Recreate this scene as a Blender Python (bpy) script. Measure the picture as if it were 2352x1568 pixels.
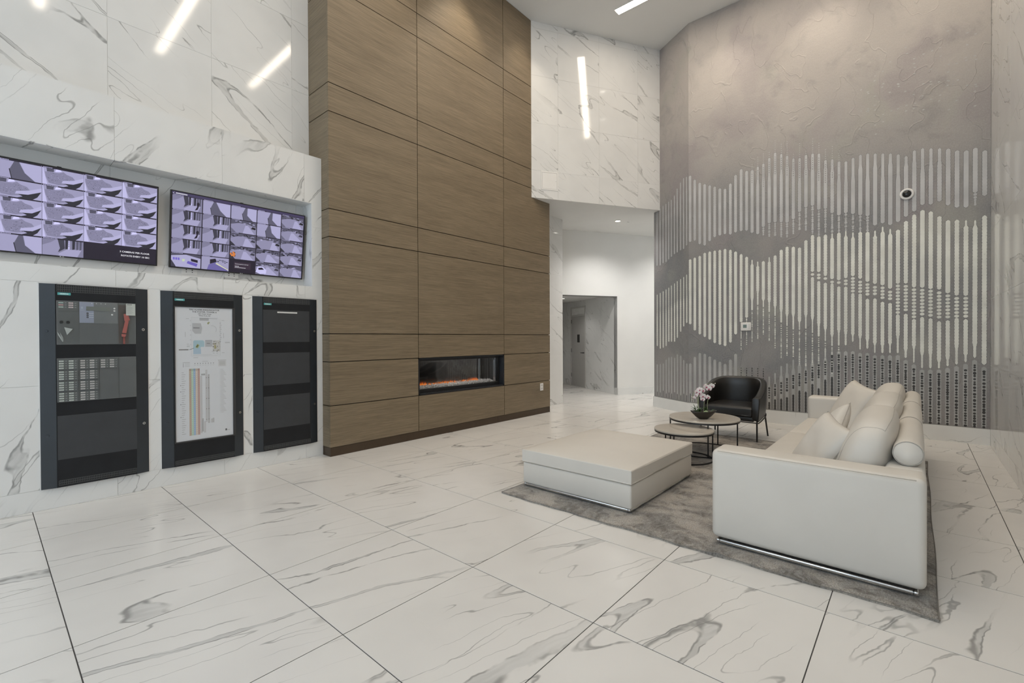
import bpy, bmesh, math, random
from mathutils import Matrix, Vector

# ------------------------------------------------------------------ scene basics
for o in list(bpy.data.objects):
    bpy.data.objects.remove(o, do_unlink=True)
scene = bpy.context.scene
COL = scene.collection
random.seed(7)
PI = math.pi

# ------------------------------------------------------------------ camera
YAW, PITCH, ROLL, FPX, EYE = math.radians(41.1377), math.radians(0.4203), math.radians(-0.2273), 1064.58, 1.5
cam_d = bpy.data.cameras.new('camera')
cam = bpy.data.objects.new('camera', cam_d)
COL.objects.link(cam)
cam_d.sensor_fit = 'HORIZONTAL'
cam_d.sensor_width = 36.0
cam_d.lens = FPX / 2352 * 36.0
cam_d.clip_start = 0.05
fw = Vector((math.cos(YAW) * math.cos(PITCH), math.sin(YAW) * math.cos(PITCH), -math.sin(PITCH)))
rt = Vector((math.sin(YAW), -math.cos(YAW), 0))
up = rt.cross(fw)
rt2 = rt * math.cos(ROLL) + up * math.sin(ROLL)
up2 = up * math.cos(ROLL) - rt * math.sin(ROLL)
m = Matrix((rt2, up2, -fw)).transposed().to_4x4()
m.translation = (0, 0, EYE)
cam.matrix_world = m
scene.camera = cam

# ------------------------------------------------------------------ colour management, world
vs = scene.view_settings
vs.view_transform = 'Standard'
vs.look = 'None'
vs.exposure = 0.0
vs.gamma = 1.0
vs.use_curve_mapping = False
cy = scene.cycles
cy.max_bounces = 8; cy.diffuse_bounces = 4; cy.glossy_bounces = 3; cy.transmission_bounces = 3; cy.transparent_max_bounces = 16
cy.caustics_reflective = False; cy.caustics_refractive = False; cy.use_light_tree = False; cy.adaptive_threshold = 0.1

world = bpy.data.worlds.new('sky')
scene.world = world
world.use_nodes = True
wbg = world.node_tree.nodes['Background']
wbg.inputs[0].default_value = (0.75, 0.87, 1.0, 1)
wbg.inputs[1].default_value = 1.0

# ------------------------------------------------------------------ key dimensions (metres)
CEIL = 7.607
TVW = 5.79          # face of the low marble wall carrying the alarm panels
UPW = 6.13          # face of the upper marble wall
FPY = 5.602         # face of the timber fireplace
FX0, FX1, FX2, FX3 = 2.903, 4.291, 6.198, 7.58
FARX = 9.1          # mural wall
RGT = -0.76         # right hand marble wall
REAR = -3.2         # glazed wall behind the camera
AX = Vector((math.cos(math.radians(-30)), math.sin(math.radians(-30)), 0))   # the skewed back part of the lobby
BX = Vector((-AX.y, AX.x, 0))

# daylight through the glazed wall behind the camera
def area_light(name, loc, rot, sx, sy, energy, color):
    d = bpy.data.lights.new(name, 'AREA')
    d.shape = 'RECTANGLE'; d.size = sx; d.size_y = sy; d.energy = energy; d.color = color
    o = bpy.data.objects.new(name, d); COL.objects.link(o)
    o.location = loc; o.rotation_euler = rot
    return o
DAY = area_light('daylight', (REAR - 0.25, 2.65, 2.9), (0, -PI / 2, 0), 5.4, 6.4, 165, (0.74, 0.89, 1.0))
STRIP_L = 23.5                        # radiance of the linear ceiling lights
STRIP_C = (1.0, 0.87, 0.72)
SPOT_W = 60.0

# ------------------------------------------------------------------ node helpers
class NT:
    def __init__(s, name):
        s.m = bpy.data.materials.new(name); s.m.use_nodes = True
        s.t = s.m.node_tree; s.n = s.t.nodes; s.l = s.t.links
        s.b = s.n['Principled BSDF']
    def add(s, typ, **kw):
        n = s.n.new(typ)
        for k, v in kw.items(): setattr(n, k, v)
        return n
    def put(s, sock, v):
        if hasattr(v, 'is_output') or isinstance(v, bpy.types.NodeSocket): s.l.new(v, sock)
        elif isinstance(v, (tuple, list)):
            dv = sock.default_value
            v = tuple(v)
            if len(dv) == 4 and len(v) == 3: v = v + (1,)
            sock.default_value = v
        else: sock.default_value = v
    def math(s, op, a, b=None, c=None, clamp=False):
        n = s.add('ShaderNodeMath', operation=op, use_clamp=clamp)
        s.put(n.inputs[0], a)
        if b is not None: s.put(n.inputs[1], b)
        if c is not None: s.put(n.inputs[2], c)
        return n.outputs[0]
    def vmath(s, op, a, b=None, scale=None):
        n = s.add('ShaderNodeVectorMath', operation=op)
        s.put(n.inputs[0], a)
        if b is not None: s.put(n.inputs[1], b)
        if scale is not None: s.put(n.inputs['Scale'], scale)
        return n.outputs[0]
    def noise(s, vec, scale, detail=2.0, rough=0.5, color=False):
        n = s.add('ShaderNodeTexNoise')
        s.put(n.inputs['Vector'], vec); n.inputs['Scale'].default_value = scale
        n.inputs['Detail'].default_value = detail; n.inputs['Roughness'].default_value = rough
        return n.outputs['Color'] if color else n.outputs['Fac']
    def ramp(s, v, a, b, lo=0.0, hi=1.0):
        n = s.add('ShaderNodeMapRange', interpolation_type='SMOOTHSTEP')
        s.put(n.inputs['Value'], v)
        n.inputs['From Min'].default_value = a; n.inputs['From Max'].default_value = b
        n.inputs['To Min'].default_value = lo; n.inputs['To Max'].default_value = hi
        return n.outputs[0]
    def mix(s, f, a, b):
        n = s.add('ShaderNodeMix', data_type='RGBA')
        s.put(n.inputs[0], f); s.put(n.inputs[6], a); s.put(n.inputs[7], b)
        return n.outputs[2]
    def bump(s, h, strength, dist):
        n = s.add('ShaderNodeBump'); s.put(n.inputs['Height'], h)
        n.inputs['Strength'].default_value = strength; n.inputs['Distance'].default_value = dist
        s.l.new(n.outputs[0], s.b.inputs['Normal'])
    def coord(s, kind='Object'):
        return s.add('ShaderNodeTexCoord').outputs[kind]
    def set(s, **kw):
        names = dict(color='Base Color', rough='Roughness', metal='Metallic', spec='Specular IOR Level',
                     emit='Emission Color', estr='Emission Strength', coat='Coat Weight', coatr='Coat Roughness', trans='Transmission Weight',
                     sheen='Sheen Weight')
        for k, v in kw.items(): s.put(s.b.inputs[names[k]], v)
        return s.m

def plain(name, color, rough=0.5, metal=0.0, spec=0.5, var=0.04, vscale=9.0, bump=0.0, bscale=60.0):
    """procedural paint / plastic / metal with a little tonal unevenness"""
    t = NT(name)
    co = t.coord()
    f = t.noise(co, vscale, 3.0)
    f = t.ramp(f, 0.3, 0.7)
    hi = tuple(min(1, c * (1 + var)) for c in color); lo = tuple(c * (1 - var) for c in color)
    t.set(color=t.mix(f, lo, hi), rough=rough, metal=metal, spec=spec)
    if bump: t.bump(t.noise(co, bscale, 2.0), bump, 0.002)
    return t.m

def emitter(name, color, strength):
    t = NT(name)
    t.set(color=(0, 0, 0), emit=color, estr=strength, rough=0.6)
    return t.m

def marble(name, theta, base, rough, along=0.55, across=1.5, amount=1.0, line=(0.13, 0.13, 0.125), band=(0.42, 0.42, 0.41), spec=0.5, seedk=1.0):
    """white porcelain with directional grey veins: soft grey bands edged by thin dark lines, plus hairlines"""
    t = NT(name)
    at = t.add('ShaderNodeAttribute', attribute_type='OBJECT', attribute_name='tile_seed')
    sd = at.outputs['Fac']
    cx = t.add('ShaderNodeCombineXYZ')
    t.put(cx.inputs[0], t.math('MULTIPLY', sd, 13.1 * seedk)); t.put(cx.inputs[1], t.math('MULTIPLY', sd, 7.7 * seedk)); t.put(cx.inputs[2], t.math('MULTIPLY', sd, 3.3 * seedk))
    co = t.coord()
    r = t.add('ShaderNodeVectorRotate', rotation_type='Z_AXIS'); t.put(r.inputs['Vector'], co); r.inputs['Angle'].default_value = theta
    p0 = t.vmath('ADD', r.outputs[0], cx.outputs[0])
    def warped(p, sc, amt):
        n = t.noise(p, sc, 1.0, 0.55, color=True)
        return t.vmath('ADD', p, t.vmath('SCALE', t.vmath('SUBTRACT', n, (0.5, 0.5, 0.5)), scale=amt))
    p = warped(p0, 0.8, 0.17)
    p = warped(p, 4.0, 0.06)
    p = warped(p, 17.0, 0.022)
    ps = t.vmath('MULTIPLY', p, (along, across, 1.0))
    n1 = t.noise(ps, 1.0, 1.0)
    r1 = t.math('ABSOLUTE', t.math('SUBTRACT', n1, 0.5))
    mk1 = t.ramp(t.noise(p0, 0.9, 1.0), 0.40, 0.56)
    wid = t.ramp(t.noise(t.vmath('ADD', ps, (2.7, 8.1, 0.0)), 2.0, 1.0), 0.40, 0.68, 0.000, 0.019)
    inside = t.ramp(t.math('SUBTRACT', wid, r1), 0.0, 0.004)
    edge = t.ramp(t.math('ABSOLUTE', t.math('SUBTRACT', r1, t.math('MAXIMUM', wid, 0.0))), 0.0004, 0.0055, 1.0, 0.0)
    em = t.ramp(t.noise(t.vmath('ADD', p, (1.7, 4.4, 0.0)), 7.0, 2.0), 0.32, 0.55)
    bandf = t.math('MULTIPLY', t.math('MULTIPLY', inside, mk1), 0.58 * amount)
    edgef = t.math('MULTIPLY', t.math('MULTIPLY', t.math('MULTIPLY', edge, mk1), em), 0.68 * amount)
    # hairlines
    p2 = t.vmath('MULTIPLY', t.vmath('ADD', p, (5.2, 1.3, 0.0)), (along * 1.1, across * 1.5, 1.0))
    n2 = t.noise(p2, 1.6, 1.0, 0.6)
    r2 = t.math('ABSOLUTE', t.math('SUBTRACT', n2, 0.5))
    h2 = t.ramp(r2, 0.0006, 0.006, 1.0, 0.0)
    mk2 = t.ramp(t.noise(t.vmath('ADD', p0, (9.1, 3.7, 0.0)), 1.7, 1.0), 0.46, 0.62)
    hair = t.math('MULTIPLY', t.math('MULTIPLY', h2, mk2), 0.60 * amount)
    # faint clouding
    cl = t.ramp(t.noise(p0, 2.2, 2.0, 0.6), 0.35, 0.75)
    c0 = t.mix(cl, base, tuple(v * 0.955 for v in base))
    # streaky tone inside bands
    stre = t.ramp(t.noise(t.vmath('MULTIPLY', p, (1.0, 9.0, 1.0)), 4.0, 1.0), 0.3, 0.7)
    bcol = t.mix(stre, band, tuple(min(1, v * 1.35) for v in band))
    c1 = t.mix(bandf, c0, bcol)
    c2 = t.mix(edgef, c1, line)
    c3 = t.mix(hair, c2, tuple(v * 1.5 for v in line))
    t.set(color=c3, rough=rough, spec=spec)
    return t.m

def timber(name, c_lo, c_hi, rough=0.5):
    """fine straight horizontal reconstituted veneer, grain along local x"""
    t = NT(name)
    at = t.add('ShaderNodeAttribute', attribute_type='OBJECT', attribute_name='tile_seed')
    cx = t.add('ShaderNodeCombineXYZ'); t.put(cx.inputs[0], t.math('MULTIPLY', at.outputs['Fac'], 3.0)); t.put(cx.inputs[1], t.math('MULTIPLY', at.outputs['Fac'], 5.0))
    p = t.vmath('ADD', t.coord(), cx.outputs[0])
    w = t.vmath('SCALE', t.vmath('SUBTRACT', t.noise(p, 1.5, 2.0, color=True), (0.5, 0.5, 0.5)), scale=0.02)
    p = t.vmath('ADD', p, w)
    g1 = t.noise(t.vmath('MULTIPLY', p, (1.6, 95.0, 1.0)), 1.0, 3.0, 0.6)
    g2 = t.noise(t.vmath('MULTIPLY', p, (5.0, 260.0, 1.0)), 1.0, 2.0, 0.6)
    g3 = t.noise(t.vmath('MULTIPLY', p, (0.7, 6.0, 1.0)), 1.0, 2.0)
    f = t.math('ADD', t.math('MULTIPLY', g1, 0.55), t.math('MULTIPLY', g2, 0.45))
    f = t.ramp(f, 0.36, 0.64)
    f = t.math('ADD', t.math('MULTIPLY', f, 0.75), t.math('MULTIPLY', t.ramp(g3, 0.3, 0.7), 0.25))
    t.set(color=t.mix(f, c_lo, c_hi), rough=rough, spec=0.4)
    t.bump(f, 0.25, 0.0015)
    return t.m

def vcol_mat(name, emission=0.0, rough=0.5, spec=0.3):
    """flat print: face colours stored on the mesh"""
    t = NT(name)
    a = t.add('ShaderNodeAttribute', attribute_type='GEOMETRY', attribute_name='print')
    if emission:
        t.set(color=(0.01, 0.01, 0.012), emit=a.outputs['Color'], estr=emission, rough=0.25)
        t.m.cycles.emission_sampling = 'NONE'
    else:
        t.set(color=a.outputs['Color'], rough=rough, spec=spec)
    return t.m

def pane_glass(name, tint=(1, 1, 1), refl=0.5, rough=0.02):
    t = NT(name)
    out = t.n['Material Output']
    tr = t.add('ShaderNodeBsdfTransparent'); t.put(tr.inputs[0], tint)
    gl = t.add('ShaderNodeBsdfGlossy'); gl.inputs['Roughness'].default_value = rough
    lw_ = t.add('ShaderNodeLayerWeight'); lw_.inputs['Blend'].default_value = 0.5
    f5 = t.math('POWER', lw_.outputs['Facing'], 4.0)
    f = t.math('MULTIPLY', t.math('ADD', t.math('MULTIPLY', f5, 0.96), 0.04), refl, clamp=True)
    mx = t.add('ShaderNodeMixShader'); t.l.new(f, mx.inputs[0]); t.l.new(tr.outputs[0], mx.inputs[1]); t.l.new(gl.outputs[0], mx.inputs[2])
    t.l.new(mx.outputs[0], out.inputs[0])
    return t.m

MW = (0.75, 0.75, 0.738)
M = {}
M['wall_marble'] = marble('wall_marble', math.radians(36), MW, 0.07, along=0.42, across=2.0)
M['low_marble'] = marble('low_wall_marble', math.radians(-58), MW, 0.09, along=0.55, across=1.9)
M['floor_marble'] = marble('floor_marble', math.radians(17), (0.755, 0.737, 0.708), 0.25, along=0.34, across=2.1)
M['base_marble'] = marble('base_marble', math.radians(-50), (0.78, 0.785, 0.77), 0.12)
M['floor_grout'] = plain('floor_grout', (0.075, 0.072, 0.068), 0.9)
M['wall_grout'] = plain('wall_grout', (0.80, 0.80, 0.78), 0.8)
M['paint'] = plain('white_paint', (0.80, 0.795, 0.775), 0.75, var=0.012, vscale=2.0)
M['ceil_paint'] = plain('ceiling_paint', (0.74, 0.74, 0.725), 0.85, var=0.01, vscale=1.0)
M['timber'] = timber('panel_veneer', (0.140, 0.106, 0.066), (0.262, 0.205, 0.134))
M['bronze'] = plain('bronze_plinth', (0.065, 0.043, 0.026), 0.42, metal=0.25)
M['joint'] = plain('dark_joint', (0.03, 0.024, 0.018), 0.8)
M['black'] = plain('black_metal', (0.012, 0.012, 0.013), 0.42)
M['firebox'] = plain('firebox_lining', (0.018, 0.020, 0.024), 0.28)
M['panel_metal'] = plain('panel_metal', (0.0105, 0.0165, 0.024), 0.33, spec=0.75, var=0.12, vscale=5, bump=0.05, bscale=300)  # blue in the base colour imitates daylight reflected on the cabinet edges
M['panel_skin'] = plain('panel_skin', (0.0085, 0.0100, 0.0125), 0.40, spec=0.35, var=0.15, vscale=6, bump=0.04, bscale=300)
M['panel_plate'] = plain('panel_plate', (0.036, 0.039, 0.044), 0.36, var=0.06)
M['panel_gray'] = plain('module_gray', (0.115, 0.12, 0.12), 0.5)
M['panel_gray2'] = plain('module_gray_light', (0.19, 0.195, 0.20), 0.5)
M['slot'] = plain('slot_edge', (0.07, 0.072, 0.075), 0.5)
M['chrome'] = plain('chrome', (0.75, 0.76, 0.77), 0.16, metal=1.0)
M['teal'] = plain('teal_label', (0.12, 0.42, 0.42), 0.5)
M['red'] = plain('red_plastic', (0.48, 0.13, 0.11), 0.4)
M['print'] = vcol_mat('printed_paper')
M['screen'] = vcol_mat('lit_screen', 1.0)
M['glass'] = pane_glass('clear_glass', refl=0.8)
M['acrylic'] = pane_glass('smoked_acrylic', tint=(0.95, 0.96, 0.96), refl=0.55)
M['fire_glass'] = pane_glass('fire_glass', tint=(0.9, 0.9, 0.9), refl=1.6)
M['leather'] = plain('cream_leather', (0.665, 0.63, 0.575), 0.46, spec=0.4, var=0.02, vscale=3.0, bump=0.06, bscale=180)
M['seam'] = plain('leather_piping', (0.44, 0.415, 0.375), 0.55)
M['black_leather'] = plain('black_leather', (0.016, 0.0145, 0.013), 0.36, spec=0.55, var=0.1, bump=0.08, bscale=220)
M['white_plastic'] = plain('white_plastic', (0.80, 0.79, 0.77), 0.38, var=0.01)
M['grey_paint'] = plain('door_paint', (0.46, 0.45, 0.435), 0.55, var=0.015)
M['frame_paint'] = plain('frame_paint', (0.55, 0.54, 0.52), 0.5, var=0.015)
M['dark_glass'] = plain('dark_glass', (0.012, 0.012, 0.012), 0.08)
M['table_top'] = marble('table_stone', math.radians(20), (0.60, 0.55, 0.48), 0.10, amount=0.35)
M['bowl'] = plain('bronze_bowl', (0.035, 0.030, 0.025), 0.38, metal=0.3)
M['leaf'] = plain('orchid_leaf', (0.045, 0.11, 0.03), 0.45, var=0.35, vscale=14)
M['stem'] = plain('orchid_stem', (0.30, 0.33, 0.20), 0.6)
M['petal'] = None
M['lip'] = plain('orchid_lip', (0.42, 0.05, 0.13), 0.5)
M['bud'] = plain('pale_bud', (0.55, 0.66, 0.38), 0.5)
M['strip'] = emitter('light_diffuser', STRIP_C, STRIP_L)
M['lamp'] = emitter('downlight_lens', (1.0, 0.93, 0.82), 9.0)
M['lcd'] = plain('lcd_display', (0.16, 0.21, 0.19), 0.3)

def flame_mat(z0, z1):
    """glowing flame that thins out with height"""
    t = NT('flame'); out = t.n['Material Output']
    sx = t.add('ShaderNodeSeparateXYZ'); t.put(sx.inputs[0], t.coord())
    h = t.ramp(sx.outputs[2], z0, z1)
    em = t.add('ShaderNodeEmission'); t.put(em.inputs[0], t.mix(h, (1.0, 0.34, 0.06), (0.9, 0.10, 0.01))); em.inputs[1].default_value = 0.95
    tr = t.add('ShaderNodeBsdfTransparent'); mx = t.add('ShaderNodeMixShader')
    t.l.new(t.math('ADD', t.math('MULTIPLY', h, 0.62), 0.33), mx.inputs[0]); t.l.new(em.outputs[0], mx.inputs[1]); t.l.new(tr.outputs[0], mx.inputs[2])
    t.l.new(mx.outputs[0], out.inputs[0])
    return t.m
M['flame'] = flame_mat(0.735, 0.82); M['flame'].cycles.emission_sampling = 'NONE'; M['lamp'].cycles.emission_sampling = 'NONE'

def petal_mat():
    t = NT('orchid_petal')
    f = t.ramp(t.noise(t.coord(), 26.0, 3.0), 0.48, 0.72)
    t.set(color=t.mix(f, (0.84, 0.80, 0.79), (0.66, 0.36, 0.45)), rough=0.5)
    return t.m
M['petal'] = petal_mat()

def rug_mat():
    t = NT('silky_rug')
    co = t.coord()
    w = t.vmath('ADD', co, t.vmath('SCALE', t.vmath('SUBTRACT', t.noise(co, 4.0, 3.0, color=True), (0.5, 0.5, 0.5)), scale=0.25))
    a = t.ramp(t.noise(t.vmath('MULTIPLY', w, (2.2, 1.1, 1.0)), 2.2, 5.0, 0.65), 0.40, 0.60)
    b = t.ramp(t.noise(t.vmath('MULTIPLY', w, (3.0, 9.0, 1.0)), 3.0, 4.0, 0.7), 0.35, 0.68)
    fine = t.noise(t.vmath('MULTIPLY', co, (60.0, 140.0, 60.0)), 1.0, 3.0, 0.7)
    c1 = t.mix(a, (0.13, 0.112, 0.092), (0.48, 0.43, 0.37))
    c2 = t.mix(t.math('MULTIPLY', b, 0.55), c1, (0.52, 0.50, 0.47))
    c3 = t.mix(t.ramp(fine, 0.35, 0.7, 0.0, 0.55), c2, (0.06, 0.056, 0.05))
    t.set(color=c3, rough=0.75, spec=0.25, sheen=0.25)
    t.bump(fine, 0.7, 0.006)
    return t.m
M['rug'] = rug_mat()

def mural_mat():
    """hand-trowelled grey ground: taupe above, cooler grey below, smoky patches and hair cracks"""
    t = NT('mural_ground')
    co = t.coord()
    sx = t.add('ShaderNodeSeparateXYZ'); t.put(sx.inputs[0], co)
    w = t.vmath('ADD', co, t.vmath('SCALE', t.vmath('SUBTRACT', t.noise(co, 1.2, 3.0, color=True), (0.5, 0.5, 0.5)), scale=0.9))
    h = t.math('ADD', sx.outputs[2], t.math('MULTIPLY', t.math('SUBTRACT', t.noise(co, 0.7, 2.0), 0.5), 2.4))
    hf = t.ramp(h, 2.6, 6.2)
    base = t.mix(hf, (0.195, 0.200, 0.210), (0.46, 0.42, 0.39))
    cl = t.ramp(t.noise(t.vmath('MULTIPLY', w, (1.0, 1.0, 0.8)), 0.9, 5.0, 0.6), 0.32, 0.68)
    c1 = t.mix(t.math('MULTIPLY', cl, 0.55), base, (0.37, 0.345, 0.325))
    c1 = t.mix(t.math('MULTIPLY', t.ramp(t.noise(w, 2.4, 4.0, 0.6), 0.52, 0.75), 0.35), c1, (0.17, 0.165, 0.165))
    c1 = t.mix(t.math('MULTIPLY', t.ramp(t.noise(t.vmath('ADD', w, (11, 4, 2)), 0.8, 3.0), 0.50, 0.68), 0.5), c1, (0.29, 0.255, 0.265))
    c1 = t.mix(t.math('MULTIPLY', t.ramp(t.noise(t.vmath('ADD', w, (5, 14, 7)), 1.1, 3.0), 0.54, 0.70), 0.45), c1, (0.36, 0.36, 0.315))
    g = t.ramp(t.noise(co, 55.0, 4.0, 0.75), 0.4, 0.7)
    c2 = t.mix(t.math('MULTIPLY', g, 0.22), c1, (0.50, 0.49, 0.47))
    d = t.ramp(t.noise(t.vmath('ADD', co, (3, 7, 1)), 70.0, 3.0, 0.7), 0.55, 0.75)
    c2 = t.mix(t.math('MULTIPLY', d, 0.25), c2, (0.11, 0.11, 0.11))
    t.set(color=c2, rough=0.55, spec=0.35)
    cr = t.math('ABSOLUTE', t.math('SUBTRACT', t.noise(t.vmath('MULTIPLY', w, (1.0, 1.0, 0.45)), 1.7, 2.0), 0.5))
    crk = t.ramp(cr, 0.0, 0.008, 1.0, 0.0)
    hb = t.math('ADD', t.math('MULTIPLY', crk, 0.5), t.math('ADD', t.math('MULTIPLY', t.noise(co, 30.0, 5.0, 0.7), 0.35), t.math('MULTIPLY', t.noise(co, 6.0, 3.0), 0.6)))
    t.bump(hb, 0.55, 0.012)
    return t.m
M['mural'] = mural_mat()

def bar_mat(name, c, speck):
    t = NT(name)
    co = t.coord()
    f = t.ramp(t.noise(co, 3.0, 3.0), 0.35, 0.65)
    c1 = t.mix(f, tuple(v * 0.93 for v in c), tuple(min(1, v * 1.06) for v in c))
    s = t.ramp(t.noise(co, 38.0, 4.0, 0.7), 0.60, 0.70)
    big = t.ramp(t.noise(co, 2.2, 3.0), 0.45, 0.62)
    c2 = t.mix(t.math('MULTIPLY', t.math('MULTIPLY', s, big), speck), c1, (0.20, 0.20, 0.16))
    t.set(color=c2, rough=0.45, spec=0.4)
    t.bump(t.noise(co, 60.0, 3.0), 0.15, 0.002)
    return t.m
M['bar_a'] = bar_mat('mural_pale_grey', (0.50, 0.50, 0.505), 0.1)
M['bar_b'] = bar_mat('mural_cream', (0.76, 0.765, 0.71), 0.8)
M['bar_c'] = bar_mat('mural_mid_grey', (0.43, 0.43, 0.425), 0.1)
M['bar_line'] = bar_mat('mural_outline', (0.11, 0.112, 0.115), 0.1)
M['bar_d'] = bar_mat('mural_charcoal', (0.058, 0.056, 0.055), 0.1)

# ------------------------------------------------------------------ mesh helpers
class MB:
    """collects shapes for one mesh"""
    def __init__(s): s.v = []; s.f = []; s.c = []
    def add(s, vs, fs, col=None):
        o = len(s.v); s.v += [tuple(p) for p in vs]; s.f += [tuple(i + o for i in q) for q in fs]
        if col is not None: s.c += [col] * len(fs)
        return s
    def box(s, x0, x1, y0, y1, z0, z1, col=None):
        vs = [(x0, y0, z0), (x1, y0, z0), (x1, y1, z0), (x0, y1, z0), (x0, y0, z1), (x1, y0, z1), (x1, y1, z1), (x0, y1, z1)]
        return s.add(vs, [(0, 3, 2, 1), (4, 5, 6, 7), (0, 1, 5, 4), (1, 2, 6, 5), (2, 3, 7, 6), (3, 0, 4, 7)], col)
    def prism(s, pts, z0, z1, col=None):
        n = len(pts)
        vs = [(p[0], p[1], z0) for p in pts] + [(p[0], p[1], z1) for p in pts]
        fs = [tuple(range(n))[::-1], tuple(range(n, 2 * n))] + [(i, (i + 1) % n, n + (i + 1) % n, n + i) for i in range(n)]
        return s.add(vs, fs, col)
    def tube(s, path, r, seg=8, cap=True, col=None):
        path = [Vector(p) for p in path]; rings = []
        rr = r if isinstance(r, (list, tuple)) else [r] * len(path)
        prev = None
        for i, p in enumerate(path):
            d = (path[min(i + 1, len(path) - 1)] - path[max(i - 1, 0)])
            d = d.normalized() if d.length > 1e-9 else Vector((0, 0, 1))
            ref = Vector((0, 0, 1)) if abs(d.z) < 0.9 else Vector((1, 0, 0))
            if prev is not None: ref = prev
            a = (ref - d * ref.dot(d)); a = a.normalized() if a.length > 1e-6 else d.orthogonal().normalized()
            prev = a; b = d.cross(a)
            rings.append([tuple(p + (a * math.cos(2 * PI * k / seg) + b * math.sin(2 * PI * k / seg)) * rr[i]) for k in range(seg)])
        vs = [q for rg in rings for q in rg]
        fs = [(i * seg + k, i * seg + (k + 1) % seg, (i + 1) * seg + (k + 1) % seg, (i + 1) * seg + k) for i in range(len(path) - 1) for k in range(seg)]
        if cap: fs += [tuple(range(seg))[::-1], tuple(range((len(path) - 1) * seg, len(path) * seg))]
        return s.add(vs, fs, col)
    def lathe(s, prof, seg=32, sx=1.0, sy=1.0, cx=0.0, cy=0.0):
        vs = [(cx + r * math.cos(2 * PI * k / seg) * sx, cy + r * math.sin(2 * PI * k / seg) * sy, z) for r, z in prof for k in range(seg)]
        fs = [(i * seg + k, i * seg + (k + 1) % seg, (i + 1) * seg + (k + 1) % seg, (i + 1) * seg + k) for i in range(len(prof) - 1) for k in range(seg)]
        fs += [tuple(range(seg))[::-1], tuple(range((len(prof) - 1) * seg, len(prof) * seg))]
        return s.add(vs, fs)
    def mesh(s, name):
        me = bpy.data.meshes.new(name); me.from_pydata(s.v, [], s.f); me.update()
        if s.c:
            a = me.color_attributes.new('print', 'FLOAT_COLOR', 'CORNER')
            k = 0
            for pi, p in enumerate(me.polygons):
                c = s.c[pi]
                for _ in range(p.loop_total):
                    a.data[k].color = (c[0], c[1], c[2], 1); k += 1
        return me

def link(name, me, mat, parent=None, loc=(0, 0, 0), rot=None, smooth=False):
    o = bpy.data.objects.new(name, me); COL.objects.link(o)
    if mat is not None and not me.materials: me.materials.append(M[mat] if isinstance(mat, str) else mat)
    if smooth:
        for p in me.polygons: p.use_smooth = True
    o.parent = parent; o.location = loc
    if rot is not None: o.rotation_euler = rot
    return o
def obj(name, mb, mat, parent=None, loc=(0, 0, 0), rot=None, smooth=False):
    return link(name, mb.mesh(name), mat, parent, loc, rot, smooth)
def tag(o, label, cat, group=None):
    o['label'] = label; o['category'] = cat
    if group: o['group'] = group
    return o
def thing(name, label, cat, loc=(0, 0, 0), rz=0.0, group=None):
    o = bpy.data.objects.new(name, None); COL.objects.link(o)
    o.empty_display_size = 0.1; o.location = loc; o.rotation_euler = (0, 0, rz)
    return tag(o, label, cat, group)
def struct(name, mb, mat, label=None, **kw):
    o = obj(name, mb, mat, **kw); o['kind'] = 'structure'
    if label: o['label'] = label
    return o
def rounded(name, x0, x1, y0, y1, z0, z1, r, seg, mat, parent=None, subdiv=0, puff=None):
    """box with rounded edges; puff(v)->v lets the surface swell"""
    bm = bmesh.new(); bmesh.ops.create_cube(bm, size=1.0)
    for v in bm.verts:
        v.co = Vector(((x0 + x1) / 2 + v.co.x * (x1 - x0), (y0 + y1) / 2 + v.co.y * (y1 - y0), (z0 + z1) / 2 + v.co.z * (z1 - z0)))
    if subdiv: bmesh.ops.subdivide_edges(bm, edges=bm.edges[:], cuts=subdiv, use_grid_fill=True)
    sharp = [e for e in bm.edges if len(e.link_faces) == 2 and e.calc_face_angle(0) > 0.5]
    bmesh.ops.bevel(bm, geom=sharp, offset=r, segments=seg, profile=0.5, affect='EDGES', clamp_overlap=True)
    if puff:
        for v in bm.verts: v.co = Vector(puff(v.co))
    me = bpy.data.meshes.new(name); bm.to_mesh(me); bm.free()
    return link(name, me, mat, parent, smooth=True)
def superell(cx, cy, cz, a, b, c, e1, e2, nu=48, nv=28, fn=None):
    """superellipsoid lying along x: soft upholstered shape"""
    def sp(v, e): return math.copysign(abs(v) ** e, v)
    mb = MB(); vs = []
    for i in range(nv + 1):
        ph = -PI / 2 + PI * i / nv
        for k in range(nu):
            th = 2 * PI * k / nu
            x = a * sp(math.sin(ph), e1)
            y = b * sp(math.cos(ph), e1) * sp(math.cos(th), e2)
            z = c * sp(math.cos(ph), e1) * sp(math.sin(th), e2)
            p = (x, y, z)
            if fn: p = fn(p)
            vs.append((cx + p[0], cy + p[1], cz + p[2]))
    fs = [(i * nu + k, i * nu + (k + 1) % nu, (i + 1) * nu + (k + 1) % nu, (i + 1) * nu + k) for i in range(nv) for k in range(nu)]
    return mb.add(vs, fs)

_text_cache = {}
def text_geom(body, bold=0.0):
    """outline text as flat triangles in (x, y), cap height 1 unit approx"""
    key = (body, bold)
    if key in _text_cache: return _text_cache[key]
    cu = bpy.data.curves.new('lettering', 'FONT'); cu.body = body; cu.size = 1.0; cu.resolution_u = 2; cu.offset = bold
    o = bpy.data.objects.new('lettering', cu); COL.objects.link(o)
    dg = bpy.context.evaluated_depsgraph_get()
    me = bpy.data.meshes.new_from_object(o.evaluated_get(dg))
    vs = [tuple(v.co) for v in me.vertices]; fs = [tuple(p.vertices) for p in me.polygons]
    bpy.data.objects.remove(o, do_unlink=True); bpy.data.curves.remove(cu); bpy.data.meshes.remove(me)
    _text_cache[key] = (vs, fs); return vs, fs

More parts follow.
